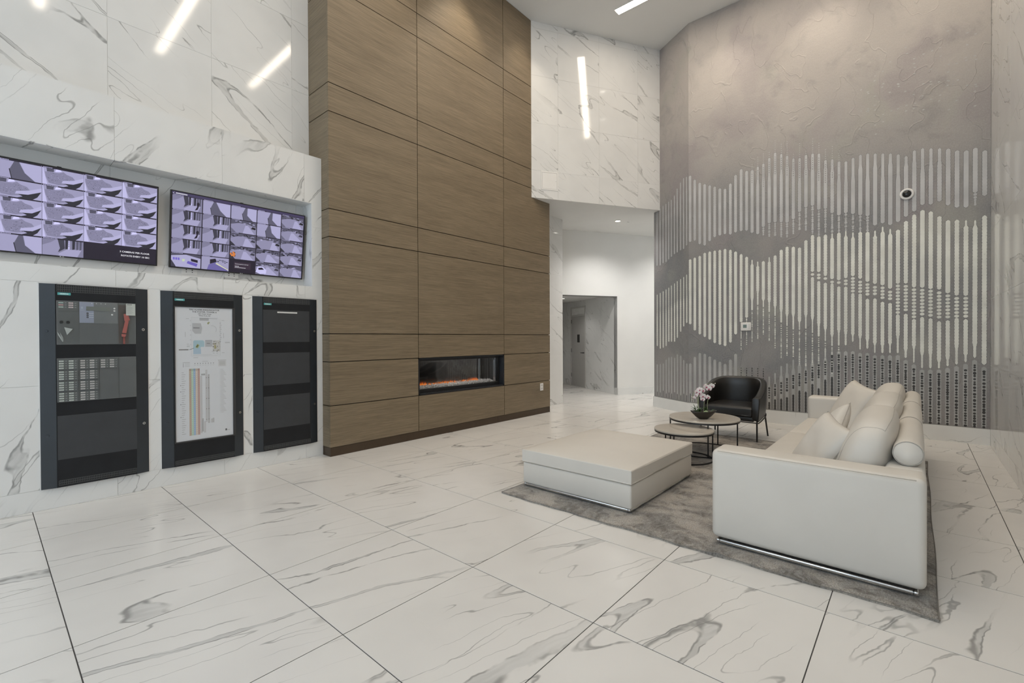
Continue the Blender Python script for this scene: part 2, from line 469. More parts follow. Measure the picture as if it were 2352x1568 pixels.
class Print:
    """flat artwork in local (u, v), layers stacked along +z by a hair"""
    def __init__(s, step=0.0004): s.mb = MB(); s.k = step
    def poly(s, pts, col, layer=0):
        s.mb.add([(p[0], p[1], layer * s.k) for p in pts], [tuple(range(len(pts)))], col)
    def rect(s, x0, y0, x1, y1, col, layer=0):
        s.poly([(x0, y0), (x1, y0), (x1, y1), (x0, y1)], col, layer)
    def text(s, body, x, y, size, col, layer=0, align='L', bold=0.0, sx=1.0):
        vs, fs = text_geom(body, bold)
        if not vs: return
        xa = min(v[0] for v in vs); xb = max(v[0] for v in vs)
        off = {'L': -xa, 'C': -(xa + xb) / 2, 'R': -xb}[align]
        s.mb.add([(x + (v[0] + off) * size * sx, y + v[1] * size, layer * s.k) for v in vs], fs, col)
    def disc(s, x, y, r, col, layer=0, n=10, ry=None):
        s.poly([(x + r * math.cos(2 * PI * i / n), y + (ry or r) * math.sin(2 * PI * i / n)) for i in range(n)], col, layer)
    def obj(s, name, mat, parent=None, loc=(0, 0, 0), rot=None):
        return obj(name, s.mb, mat, parent, loc, rot)

# orientation of wall-mounted local frames: local x along the wall, local y up, local z out of the wall
ROT_LEFT = (PI / 2, 0, 0)                 # wall seen from -Y: x -> +X, y -> +Z, z -> -Y
def rot_face(direction):
    """frame whose local x runs along `direction` (horizontal) and whose normal is direction x up"""
    return (PI / 2, 0, math.atan2(direction[1], direction[0]))

def seed_of(i, j, k=0): return ((i * 73 + j * 179 + k * 283) % 997) / 97.0
def tiles(parent, origin, rot, ulines, vlines, mat, gap, thick, holes=(), name='tile', salt=0, clip=None):
    """tile a plane; each tile its own object, cut tiles around holes keep the pattern of their tile"""
    shared = {}
    R = Matrix.Rotation(rot[2], 3, 'Z') @ Matrix.Rotation(rot[0], 3, 'X')
    for i in range(len(ulines) - 1):
        for j in range(len(vlines) - 1):
            u0, u1, v0, v1 = ulines[i] + gap / 2, ulines[i + 1] - gap / 2, vlines[j] + gap / 2, vlines[j + 1] - gap / 2
            rects = [(u0, u1, v0, v1)]
            for (a, b, c, d) in holes:
                nr = []
                for (p, q, r, s) in rects:
                    if a >= q or b <= p or c >= s or d <= r: nr.append((p, q, r, s)); continue
                    if c > r: nr.append((p, q, r, c))
                    if d < s: nr.append((p, q, d, s))
                    m0, m1 = max(r, c), min(s, d)
                    if a > p: nr.append((p, a, m0, m1))
                    if b < q: nr.append((b, q, m0, m1))
                rects = nr
            cu, cv = (ulines[i] + ulines[i + 1]) / 2, (vlines[j] + vlines[j + 1]) / 2
            if clip and not clip(cu, cv): continue
            for (p, q, r, s) in rects:
                if q - p < 0.004 or s - r < 0.004: continue
                key = tuple(round(t, 4) for t in (p - cu, q - cu, r - cv, s - cv))
                me = shared.get(key)
                if me is None:
                    b = MB().box(p - cu, q - cu, r - cv, s - cv, 0, thick)
                    me = b.mesh(name); me.materials.append(M[mat]); shared[key] = me
                o = bpy.data.objects.new(name, me); COL.objects.link(o)
                o.parent = parent
                o.location = Vector(origin) + R @ Vector((cu, cv, 0)); o.rotation_euler = rot
                o['tile_seed'] = seed_of(i, j, salt)
def steps(a, b, s, phase):
    """grid lines inside [a, b] at phase + k*s, including both ends"""
    k = math.ceil((a - phase) / s + 1e-6); out = [a]
    while phase + k * s < b - 1e-6:
        out.append(phase + k * s); k += 1
    return out + [b]

# ================================================================== THE SETTING
TT = 0.0035                  # wall tile thickness
TX, TY = 0.9133, 0.909
# floor: slab of grout with separate tiles on top
fl = struct('floor', MB().box(REAR - 0.2, 14.6, RGT - 0.3, 10.0, -0.15, -0.0025), 'floor_grout', 'polished white marble-look tile floor with dark thin joints')
def on_floor(u, v):
    if v < RGT - 0.5: return False
    if u > FARX + 0.5 and v < 2.0: return False
    if v > 6.9 and u < 9.0: return False
    return True
tiles(fl, (0, 0, -0.0025), (0, 0, 0), steps(REAR - 0.1, 14.3, TX, 0.281), steps(RGT - 0.05, 9.8, TY, 4.917), 'floor_marble', 0.0055, 0.0025, clip=on_floor, salt=3)

# ceiling
struct('ceiling', MB().box(REAR - 0.2, 10.6, RGT - 0.3, 6.5, CEIL, CEIL + 0.2), 'ceil_paint', 'plain white painted high ceiling')

# upper left marble wall
VZ = [0.185 + 0.912 * k for k in range(9)]
wl = struct('wall_left', MB().box(REAR, 8.79, UPW + TT, UPW + 0.35, 0, CEIL), 'wall_grout', 'high left wall of glossy white marble tiles')
tiles(wl, (0, UPW + TT, 0), ROT_LEFT, steps(REAR, FX0, 0.9133, 0.856), [3.83, 4.745, 5.657, 6.569, 7.481, CEIL], 'wall_marble', 0.003, TT, salt=11)
tiles(wl, (0, UPW + TT, 0), ROT_LEFT, [FX3 - 0.1, 7.96, 8.79], [0.0, 0.185, 1.097, 2.009, 2.921, 3.833, 4.213], 'wall_marble', 0.003, TT, salt=23)

# low projecting marble wall with the screen niche
NX0, NX1, NZ0, NZ1, NY = -0.30, 2.778, 2.161, 3.226, 6.03
BT = 3.822
lowmb = MB()
lowmb.box(REAR, FX0, TVW + TT, UPW + 0.010, 0, NZ0)
lowmb.box(REAR, FX0, TVW + TT, UPW + 0.010, NZ1, BT)
lowmb.box(REAR, NX0, TVW + TT, UPW + 0.010, NZ0, NZ1)
lowmb.box(NX1, FX0, TVW + TT, UPW + 0.010, NZ0, NZ1)
lowmb.box(NX0, NX1, NY + TT, UPW + 0.010, NZ0, NZ1)
lw = struct('wall_left_low', lowmb, 'wall_grout', 'low marble-tiled wall projecting from the left wall with a screen niche')
tiles(lw, (0, TVW + TT, 0), ROT_LEFT, steps(REAR, FX0 - 0.002, 0.9133, 0.853), [0.0, 0.185, 1.097, 2.009, 2.921, BT], 'low_marble', 0.003, TT, holes=[(NX0, NX1, NZ0, NZ1)], salt=31)
tiles(lw, (0, NY + TT, 0), ROT_LEFT, steps(NX0, NX1, 0.9133, 0.853), [NZ0, 2.29, NZ1], 'low_marble', 0.003, TT, salt=47)
# niche reveals
tiles(lw, (0, TVW, NZ1), (PI, 0, 0), steps(NX0, NX1, 0.9133, 0.853), [-(NY - TVW), 0.0], 'low_marble', 0.003, 0.008, name='niche_soffit_tile', salt=53)
tiles(lw, (0, TVW + 0.0, NZ0), (0, 0, 0), steps(NX0, NX1, 0.9133, 0.853), [0.0, NY - TVW], 'low_marble', 0.003, 0.004, name='niche_sill_tile', salt=59)
tiles(lw, (NX1, TVW, 0), (PI / 2, 0, -PI / 2), [-(NY - TVW), 0.0], [NZ0, NZ1], 'low_marble', 0.003, 0.008, name='niche_side_tile', salt=61)

# skewed bulkhead closing the lobby at the back
P0 = Vector((7.0, 5.602, 0)); SOF = 4.213
PE = P0 + AX * 2.928
back = MB().prism([tuple((P0 + BX * TT)[:2]), tuple((P0 + AX * 2.928 + BX * TT)[:2]), tuple((P0 + AX * 6.3 + BX * 0.2)[:2]), tuple((P0 + AX * 6.6 + BX * 2.45)[:2]), tuple((P0 + AX * 0.2 + BX * 2.6)[:2])], SOF, CEIL)
wb = struct('wall_back', back, 'paint', 'white bulkhead over the corridor with marble face')
tiles(wb, P0 + BX * TT, rot_face(AX), [0.0, 0.563, 1.477, 2.391, 2.928], [SOF, 4.745, 5.657, 6.569, 7.481, CEIL], 'wall_marble', 0.003, TT, salt=71)

# corridor behind: white wall with a passage opening
W0 = P0 + AX * 3.26 + BX * 2.234          # right jamb of the passage opening
OPW, OPH = 1.72, 2.575
wc = MB()
def slab(mb, p, d, u0, u1, n, n0, n1, z0, z1):
    a = p + d * u0 + n * n0; b = p + d * u1 + n * n0; c = p + d * u1 + n * n1; e = p + d * u0 + n * n1
    mb.prism([tuple(a[:2]), tuple(b[:2]), tuple(c[:2]), tuple(e[:2])], z0, z1); return mb
slab(wc, W0, AX, 0, 3.4, BX, 0, 0.14, 0, SOF)
slab(wc, W0, AX, -2.75, -OPW, BX, 0, 0.14, 0, SOF)
slab(wc, W0, AX, -OPW, 0, BX, 0, 0.14, OPH, SOF)
wco = struct('wall_corridor', wc, 'paint', 'plain white corridor wall with a passage opening')
obj('opening_edge_trim', slab(slab(slab(MB(), W0, AX, 0.0, TT, BX, -0.004, 0.15, 0, OPH), W0, AX, -OPW, TT, BX, -0.004, 0.15, OPH - 0.008, OPH + 0.006), W0, AX, -OPW - 0.01, -OPW, BX, -0.004, 0.15, 0, OPH), plain('trim_metal', (0.16, 0.16, 0.155), 0.4), wco)
struct('baseboard_corridor', slab(MB(), W0, AX, 0.013, 3.4, BX, -0.016, 0.0, 0, 0.185), 'base_marble', 'low marble skirting on the white corridor wall')
# passage beyond the opening
PW = MB()
slab(PW, W0, BX, 0.14, 3.6, AX, TT, 0.15, 0, 2.75)
wp = struct('wall_passage_right', PW, 'wall_grout', 'marble-tiled side wall inside the passage')
DS0, DS1, DH = 1.72, 2.72, 2.46
tiles(wp, W0 + AX * TT, (PI / 2, 0, math.atan2(BX.y, BX.x) + PI), [-3.3, -2.91, -1.73, -0.82, 0.0], [0.0, 0.185, 1.097, 2.009, 2.63], 'wall_marble', 0.003, TT, holes=[(-DS1, -DS0, 0, DH)], salt=83)
PL = slab(slab(MB(), W0, AX, -OPW - 0.15, 0.15, BX, 3.30, 3.42, 0, 2.75), W0, BX, 0.14, 3.4, AX, -OPW - 0.15, -OPW, 0, 2.75)
wpe = struct('wall_passage_end', PL, 'wall_grout', 'marble-tiled end of the passage')
tiles(wpe, W0 + BX * 3.30, rot_face(AX), [-OPW, -0.9, 0.0], [0.0, 1.097, 2.009, 2.63], 'wall_marble', 0.003, 0.010, salt=89)
struct('ceiling_passage', slab(MB(), W0, AX, -OPW - 0.1, 0.15, BX, 0.14, 3.42, 2.63, 2.75), 'ceil_paint', 'white ceiling of the passage')
# rest of the corridor shell
struct('wall_corridor_return', MB().box(8.79, 8.90, UPW + 0.36, 7.6, 0, SOF), 'paint', 'short return wall behind the marble wall end')
cr = MB(); Q = Vector((9.66, 4.33, 0))
slab(cr, Q, AX, 0.06, 3.3, BX, -0.12, 0.0, 0, SOF)
slab(cr, Q, BX, -0.1, 2.3, AX, 3.3, 3.42, 0, SOF)
struct('wall_corridor_far', cr, 'paint', 'white corridor wall hidden behind the mural wall')

# far wall carrying the mural, with a slanted end
C0 = Vector((9.1, 3.36, 0)); E0 = Vector((9.65, 4.3126, 0)); FD = (E0 - C0).normalized(); FN = Vector((-FD.y, FD.x, 0))
far = MB().prism([(FARX + 0.012, RGT - 0.2), (FARX + 0.3, RGT - 0.2), (9.45, 3.2), (9.80, 4.22), tuple((E0 + Vector((0.012, 0, 0)))[:2]), (FARX + 0.012, 3.36)], 0, CEIL)
struct('wall_far', far, 'paint', 'solid wall behind the grey mural')

# right marble wall
wr = struct('wall_right', MB().box(REAR, FARX + 0.3, RGT - 0.3, RGT - TT, 0, CEIL), 'wall_grout', 'right wall of glossy white marble tiles')
tiles(wr, (0, RGT - TT, 0), (PI / 2, 0, PI), steps(-FARX, -REAR, 0.9133, -8.3), [0.0, 0.185, 1.097, 2.009, 2.921, 3.833, 4.745, 5.657, 6.569, 7.481, CEIL], 'wall_marble', 0.003, TT, salt=97)

# baseboards
bl = struct('baseboard_far', MB().prism([(FARX - 0.022, RGT + 0.001), (FARX + 0.011, RGT + 0.001), (FARX + 0.011, 3.36), tuple((E0 + FD * 0.01 + Vector((0.011, 0, 0)))[:2]), tuple((E0 + FN * 0.026 + FD * 0.01)[:2]), (FARX - 0.022, 3.372)], 0, 0.222), 'base_marble', 'marble skirting below the mural')

# glazed wall behind the camera
wrr = MB()
wrr.box(REAR - 0.2, REAR, RGT, UPW, 5.75, CEIL); wrr.box(REAR - 0.2, REAR, RGT, -0.5, 0, 5.75); wrr.box(REAR - 0.2, REAR, 5.7, UPW, 0, 5.75)
struct('wall_rear', wrr, 'paint', 'wall behind the camera around the glazing')
win = struct('window_1', MB().box(REAR - 0.12, REAR - 0.11, -0.5, 5.7, 0.0, 5.75), 'glass', 'floor to high glazed front behind the camera')
fr = MB()
for k in range(5):
    yy = -0.5 + 6.2 * k / 4
    fr.box(REAR - 0.16, REAR - 0.06, yy - 0.03, yy + 0.03, 0, 5.75)
for zz in (0.05, 2.6, 5.70): fr.box(REAR - 0.155, REAR - 0.065, -0.5, 5.7, zz - 0.03, zz + 0.03)
obj('window_frame', fr, 'black', win)

# ================================================================== FIREPLACE
fp = thing('fireplace', 'tall brown timber-clad fireplace column with a long linear firebox', 'fireplace', (FX0, FPY, 0))
GZ = [0.111, 0.646, 1.205, 1.564, 2.796, 3.151, 4.384, 4.745, 5.980, 6.330, CEIL - 0.002]
FW = FX3 - FX0
core = MB()
D0, D1 = 0.030, UPW - FPY          # core sits behind the veneer panels
zf0, zf1 = GZ[1], GZ[2]; xf0, xf1 = FX1 - FX0, FX2 - FX0
core.box(0.03, FW, D0, D1, 0, zf0); core.box(0.03, FW, D0, D1, zf1, CEIL - 0.002)
core.box(0.03, xf0, D0, D1, zf0, zf1); core.box(xf1, FW, D0, D1, zf0, zf1); core.box(xf0, xf1, 0.40, D1, zf0, zf1)
obj('core', core, 'joint', fp)
gp = 0.011
cols = [(0.0, xf0), (xf0, xf1), (xf1, FW)]
def veneer(w, h): return MB().box(-w / 2, w / 2, -h / 2, h / 2, 0, 0.030)
for i, (a, b) in enumerate(cols):
    for j in range(len(GZ) - 1):
        if i == 1 and j == 1: continue
        z0, z1 = GZ[j] + gp / 2, GZ[j + 1] - gp / 2
        x0 = a + (0.0 if i == 0 else gp / 2); x1 = b - (0.0 if i == 2 else gp / 2)
        o = obj('panel', veneer(x1 - x0, z1 - z0), 'timber', fp, ((x0 + x1) / 2, 0.030, (z0 + z1) / 2), ROT_LEFT)
        o['tile_seed'] = seed_of(i, j, 5)
for j in range(len(GZ) - 1):
    z0, z1 = GZ[j] + gp / 2, GZ[j + 1] - gp / 2
    w = D1 - 0.0305
    o = obj('side_panel', veneer(w, z1 - z0), 'timber', fp, (0.030, 0.0305 + w / 2, (z0 + z1) / 2), (PI / 2, 0, -PI / 2))
    o['tile_seed'] = seed_of(9, j, 5)
bp = MB().box(0.004, 3.12, 0.004, 0.029, 0.0, GZ[0]).box(3.124, FW, 0.004, 0.029, 0.0, GZ[0]).box(0.004, 0.029, 0.0295, D1, 0, GZ[0])
obj('plinth', bp, 'bronze', fp)
# firebox
fb = MB()
fb.box(xf0 + 0.001, xf0 + 0.02, 0.002, 0.36, zf0, zf1); fb.box(xf1 - 0.02, xf1 - 0.001, 0.002, 0.36, zf0, zf1)
fb.box(xf0, xf1, 0.002, 0.36, zf0 + 0.001, zf0 + 0.02); fb.box(xf0, xf1, 0.002, 0.36, zf1 - 0.02, zf1 - 0.001)
fb.box(xf0, xf1, 0.36, 0.395, zf0, zf1)
box_o = obj('firebox', fb, 'firebox', fp)
fr = MB()
fr.box(xf0 + 0.02, xf1 - 0.02, 0.10, 0.13, zf0 + 0.02, zf0 + 0.075); fr.box(xf0 + 0.02, xf1 - 0.02, 0.10, 0.13, zf1 - 0.055, zf1 - 0.02)
fr.box(xf0 + 0.02, xf0 + 0.05, 0.10, 0.13, zf0 + 0.075, zf1 - 0.055); fr.box(xf1 - 0.05, xf1 - 0.02, 0.10, 0.13, zf0 + 0.075, zf1 - 0.055)
obj('firebox_frame', fr, 'black', fp)
obj('back_glass', MB().box(xf0 + 0.05, xf1 - 0.05, 0.345, 0.358, zf0 + 0.08, zf1 - 0.05), plain('smoked_back', (0.42, 0.42, 0.43), 0.05, metal=1.0), fp)
obj('door_glass', MB().box(xf0 + 0.05, xf1 - 0.05, 0.113, 0.117, zf0 + 0.075, zf1 - 0.055), 'fire_glass', fp)
obj('door_bracket', MB().box(xf1 - 0.115, xf1 - 0.105, 0.14, 0.16, zf0 + 0.09, zf1 - 0.09).box(xf1 - 0.085, xf1 - 0.078, 0.14, 0.16, zf0 + 0.06, zf1 - 0.06), 'chrome', fp)
rng = random.Random(3)
ico = bmesh.new(); bmesh.ops.create_icosphere(ico, subdivisions=1, radius=1.0)
iv = [tuple(v.co) for v in ico.verts]; ifc = [tuple(v.index for v in f.verts) for f in ico.faces]; ico.free()
peb = MB()
peb.box(xf0 + 0.05, xf1 - 0.05, 0.135, 0.344, zf0 + 0.02, zf0 + 0.075)
for k in range(1100):
    px = rng.uniform(xf0 + 0.07, xf1 - 0.07); py = rng.uniform(0.14, 0.335); r = rng.uniform(0.007, 0.015)
    pz = zf0 + 0.084 + 0.02 * (py - 0.14) / 0.2 + rng.uniform(-0.004, 0.010)
    s = [r * rng.uniform(0.7, 1.3) for _ in range(3)]; c, d = math.cos(k), math.sin(k)
    peb.add([(px + (v[0] * c - v[1] * d) * s[0], py + (v[0] * d + v[1] * c) * s[1], pz + v[2] * s[2]) for v in iv], ifc)
pb = obj('glass_pebbles', peb, plain('glass_pebble', (0.62, 0.62, 0.62), 0.2, var=0.55, vscale=70), fp)
pb['kind'] = 'stuff'
fm = MB()
for k in range(150):
    px = rng.uniform(xf0 + 0.08, xf1 - 0.36); py = rng.uniform(0.285, 0.335)
    env = 0.55 + 0.45 * math.sin(px * 7.0) * math.sin(px * 2.3 + 1.0)
    h = rng.uniform(0.02, 0.065) * (0.5 + env); w = rng.uniform(0.004, 0.011); lean = rng.uniform(-0.012, 0.012)
    z = zf0 + 0.098
    prof = [(0.6, 0), (1.0, 0.25), (0.7, 0.6), (0.02, 1.0)]
    vs = []
    for q, t in prof:
        for a in range(5): vs.append((px + lean * t + w * q * math.cos(2 * PI * a / 5), py + 0.5 * w * q * math.sin(2 * PI * a / 5), z + h * t))
    fs = [(i * 5 + a, i * 5 + (a + 1) % 5, (i + 1) * 5 + (a + 1) % 5, (i + 1) * 5 + a) for i in range(3) for a in range(5)]
    fm.add(vs, fs)
fo = obj('flames', fm, 'flame', fp); fo['kind'] = 'stuff'; fo['label'] = 'low orange electric flames'
led = area_light('pebble_fill', (FX0 + (xf0 + xf1) / 2, FPY + 0.22, zf1 - 0.06), (0, 0, 0), xf1 - xf0 - 0.3, 0.05, 2.2, (1.0, 0.93, 0.86))  # unseen lamp added under the firebox top to brighten the pebbles
led.parent = fp; led.location = ((xf0 + xf1) / 2, 0.22, zf1 - 0.045)
# wall outlet on the timber
ou = thing('outlet', 'white duplex outlet on the brown timber panel by the corridor', 'outlet', (7.297, FPY - 0.001, 0.532))
rounded('plate', -0.048, 0.048, -0.008, 0.0, -0.072, 0.072, 0.003, 2, 'white_plastic', ou)
for z_ in (0.031, -0.031): obj('socket', MB().box(-0.026, 0.026, -0.0105, -0.008, z_ - 0.019, z_ + 0.019), 'frame_paint', ou)

# ================================================================== SCREENS IN THE NICHE
LAV = (0.50, 0.49, 0.74)
def shade(k): q = 0.76 * k ** 1.9; return (0.53 * q, 0.51 * q, 0.79 * q)
DK = (0.012, 0.008, 0.020)
def cell_lobby(P, x0, y0, w, h, rg, base=1):
    """fisheye view of a lift lobby: carpet, bench wedge, dark floor"""
    q = lambda a, b: (x0 + w * min(1, max(0, a)), y0 + h * min(1, max(0, b)))
    j = rg.uniform(-0.05, 0.05)
    P.rect(x0, y0, x0 + w, y0 + h, shade(rg.uniform(0.85, 1.0)), base)
    P.poly([q(0, 0), q(0.12 + j, 0), q(0.06 + j, 0.55), q(0.02, 1), q(0, 1)], shade(1.15), base + 1)
    P.poly([q(0.10 + j, 0.95), q(0.28 + j, 0.98), q(0.27 + j, 0.76), q(0.11 + j, 0.74)], shade(0.42), base + 1)
    P.poly([q(0.30 + j, 0.78), q(0.46 + j, 0.86), q(0.42 + j, 0.98), q(0.33 + j, 0.97)], shade(1.3), base + 1)
    P.poly([q(0.06 + j, 0.72), q(0.40 + j, 0.76), q(0.50 + j, 0.86), q(0.58 + j, 0.74), q(0.72 + j, 0.66), q(0.78 + j, 0.50), q(0.46 + j, 0.34), q(0.60 + j, 0.16), q(0.38 + j, 0.06), q(0.15 + j, 0.10), q(0.08 + j, 0.45)], shade(0.74), base + 1)
    for k in range(90):
        a, b = rg.uniform(0.12, 0.72), rg.uniform(0.14, 0.70)
        if b > 0.74 - 0.9 * max(0, a - 0.5): continue
        xx, yy = q(a + j, b); s = w * rg.uniform(0.008, 0.022)
        P.rect(xx, yy, xx + s, yy + s * 0.55, shade(rg.choice((0.30, 0.42, 0.55, 1.0))), base + 2)
    P.poly([q(0.45 + j, 0.20), q(0.49 + j, 0.36), q(0.72 + j, 0.44), q(1.0, 0.72), q(1.0, 0.50), q(0.74 + j, 0.24)], shade(1.06), base + 3)
    P.poly([q(0.52 + j, 0.20), q(0.74 + j, 0.24), q(0.99, 0.49), q(0.90, 0.16), q(0.80, 0.0), q(0.50 + j, 0.0), q(0.62 + j, 0.10)], shade(0.20), base + 4)
    P.poly([q(1, 0), q(1, 0.48), q(0.91, 0.20), q(0.80, 0.0)], shade(1.0), base + 3)
def cell_hall(P, x0, y0, w, h, rg, base=1):
    """curved corridor with lift doors"""
    q = lambda a, b: (x0 + w * a, y0 + h * b)
    P.rect(x0, y0, x0 + w, y0 + h, shade(0.72), base)
    P.poly([q(0, 0), q(0.38, 0), q(0.42, 0.45), q(0.36, 1), q(0, 1)], shade(0.85), base + 1)
    P.poly([q(0, 0.55), q(0.2, 0.75), q(0.36, 1), q(0, 1)], shade(0.70), base + 2)
    P.poly([q(0.37, 0.2), q(0.42, 0.45), q(0.36, 1), q(0.52, 1), q(0.54, 0.45)], shade(0.30), base + 2)
    P.poly([q(0.38, 0.0), q(0.40, 0.16), q(0.58, 0.40), q(0.95, 0.45), q(0.85, 0.0)], shade(0.95), base + 2)
    for a, b2 in ((0.55, 0.66), (0.72, 0.78), (0.82, 0.87), (0.90, 0.95)):
        P.poly([q(a, 0.42), q(b2, 0.46), q(b2 + 0.01, 1), q(a, 1)], shade(0.22 if a < 0.8 else 0.45), base + 3)
    P.poly([q(0.61, 0.40), q(0.66, 0.42), q(0.665, 0.98), q(0.62, 0.98)], shade(1.1), base + 4)
    for b in (0.6, 0.72, 0.84): P.rect(*q(0.63, b), *q(0.645, b + 0.05), DK, base + 5)
def cell_room(P, x0, y0, w, h, rg, base=1):
    """plain stair / room corner"""
    q = lambda a, b: (x0 + w * a, y0 + h * b)
    k = rg.uniform(0.3, 0.5)
    P.rect(x0, y0, x0 + w, y0 + h, shade(0.92), base)
    P.poly([q(k, 0), q(k - 0.05, 0.5), q(k + 0.06, 1), q(k + 0.14, 1), q(0.62, 0.4), q(0.85, 0)], shade(0.48), base + 1)
    P.poly([q(k + 0.16, 1), q(0.63, 0.4), q(0.86, 0), q(1, 0), q(1, 1)], shade(1.02), base + 1)
    P.poly([q(k - 0.05, 0.52), q(k - 0.07, 0.5), q(k - 0.02, 0), q(k, 0)], shade(0.2), base + 2)
def cell_garage(P, x0, y0, w, h, rg, base=1):
    """underground parking seen through a wide lens"""
    q = lambda a, b: (x0 + w * a, y0 + h * b)
    P.rect(x0, y0, x0 + w, y0 + h, shade(0.80), base)
    P.poly([q(0, 1), q(0, 0.62), q(0.3, 0.78), q(0.6, 0.80), q(1, 0.60), q(1, 1)], shade(0.45), base + 1)
    for k in range(16):
        a = rg.uniform(0, 0.9); b = rg.uniform(0.72, 0.95) - 0.12 * abs(a - 0.45); s = rg.uniform(0.03, 0.11)
        P.rect(*q(a, b), *q(min(1, a + s), b + rg.uniform(0.02, 0.08)), shade(rg.choice((0.08, 0.15, 1.0, 0.9))), base + 2)
    k = rg.uniform(0.3, 0.6)
    P.poly([q(k, 0), q(k + 0.1, 0.66), q(k + 0.2, 0.66), q(0.95, 0)], shade(0.98), base + 2)
    P.poly([q(0, 0), q(0, 0.35), q(0.14, 0.12), q(0.2, 0)], shade(rg.choice((0.25, 0.55))), base + 2)
    P.poly([q(0.78, 0.45), q(0.96, 0.40), q(0.99, 0.55), q(0.85, 0.62)], shade(rg.choice((0.12, 0.9, 0.3))), base + 3)
def cell_office(P, x0, y0, w, h, rg, base=1):
    q = lambda a, b: (x0 + w * a, y0 + h * b)
    P.rect(x0, y0, x0 + w, y0 + h, shade(1.0), base)
    P.poly([q(0, 1), q(0, 0.8), q(0.5, 0.95), q(1, 0.75), q(1, 1)], shade(0.4), base + 1)
    for a in (0.06, 0.14, 0.22): P.rect(*q(a, 0.5), *q(a + 0.06, 0.68), (0.16, 0.12, 0.55), base + 1)
    P.poly([q(0.36, 0.6), q(0.46, 0.62), q(0.45, 0.44), q(0.37, 0.42)], (0.52, 0.62, 0.42), base + 1)
    P.poly([q(0.52, 0.32), q(0.86, 0.12), q(0.9, 0.35), q(0.56, 0.5)], (0.13, 0.10, 0.45), base + 2)
    P.poly([q(0.66, 0.7), q(0.9, 0.62), q(0.9, 0.42), q(0.67, 0.5)], DK, base + 2)
    P.poly([q(0, 0), q(0, 0.5), q(0.12, 0.14), q(0.16, 0)], shade(0.3), base + 2)
def cell_lane(P, x0, y0, w, h, rg, base=1):
    q = lambda a, b: (x0 + w * a, y0 + h * b)
    P.rect(x0, y0, x0 + w, y0 + h, shade(0.9), base)
    P.poly([q(0.2, 0.0), q(0.26, 0.4), q(0.5, 0.62), q(0.95, 0.2), q(0.95, 0.0)], (0.14, 0.12, 0.34), base + 1)
    P.poly([q(0.3, 0.45), q(0.55, 0.66), q(0.5, 0.9), q(0.3, 0.8)], DK, base + 2)
    P.poly([q(0.5, 0.5), q(0.98, 0.06), q(0.98, 0.14), q(0.54, 0.58)], (0.62, 0.62, 0.45), base + 3)
    for k in range(9):
        a = rg.uniform(0.55, 0.9); b = rg.uniform(0.6, 0.85); P.rect(*q(a, b), *q(a + 0.06, b + 0.05), shade(rg.choice((0.1, 0.3))), base + 2)

def make_tv(x0, label, build):
    w, h = 1.415, 0.811
    zt, zb, yt, yb = 3.072, 2.267, 5.887, 5.985
    t = thing('wall_screen', label, 'television', (x0, yb, zb), 0, 'security screens in the wall niche')
    tilt = math.atan2(yb - yt, zt - zb)
    rot = (PI / 2 + tilt, 0, 0)
    b = 0.011
    bz = MB()
    bz.box(0, w, 0, b, -0.03, 0.004); bz.box(0, w, h - b, h, -0.03, 0.004); bz.box(0, b, b, h - b, -0.03, 0.004); bz.box(w - b, w, b, h - b, -0.03, 0.004)
    obj('bezel', bz, 'black', t, rot=rot)
    obj('housing', MB().box(0.01, w - 0.01, 0.01, h - 0.01, -0.028, -0.004).box(0.4, 1.0, 0.10, 0.32, -0.042, -0.028), 'black', t, rot=rot)
    obj('wall_bracket', MB().box(0.45, 0.95, 0.018, 0.044, 0.15, 0.62), 'black', t)
    P = Print(0.00018); P.rect(b, b, w - b, h - b, DK, 0)
    build(P, b, b, w - 2 * b, h - 2 * b)
    P.obj('screen', 'screen', t, rot=rot)
    L = Print(0.0002); L.disc(w / 2 - 0.020, b / 2, 0.0045, (0.75, 0.75, 0.75), 0); L.text('LG', w / 2 - 0.008, b / 2 - 0.004, 0.011, (0.8, 0.8, 0.8), 0, bold=0.02)
    L.obj('logo', 'print', t, loc=Vector((0, -0.0048, 0)), rot=rot)
    for k in (0.47, ):
        obj('sensor_tab', MB().box(w * k, w * k + 0.03, h, h + 0.006, -0.012, 0.0), 'black', t, rot=rot)
    return t
def header(P, x0, y1, w, rg, layer):
    """tiny caption strip of a camera picture"""
    P.rect(x0, y1 - 0.010, x0 + w, y1, DK, layer)
    xx = x0 + 0.008
    for k in range(rg.randint(9, 13)):
        d = rg.choice((0.005, 0.007, 0.004)); P.rect(xx, y1 - 0.0075, xx + d, y1 - 0.0025, shade(1.15), layer + 1); xx += d + 0.0022
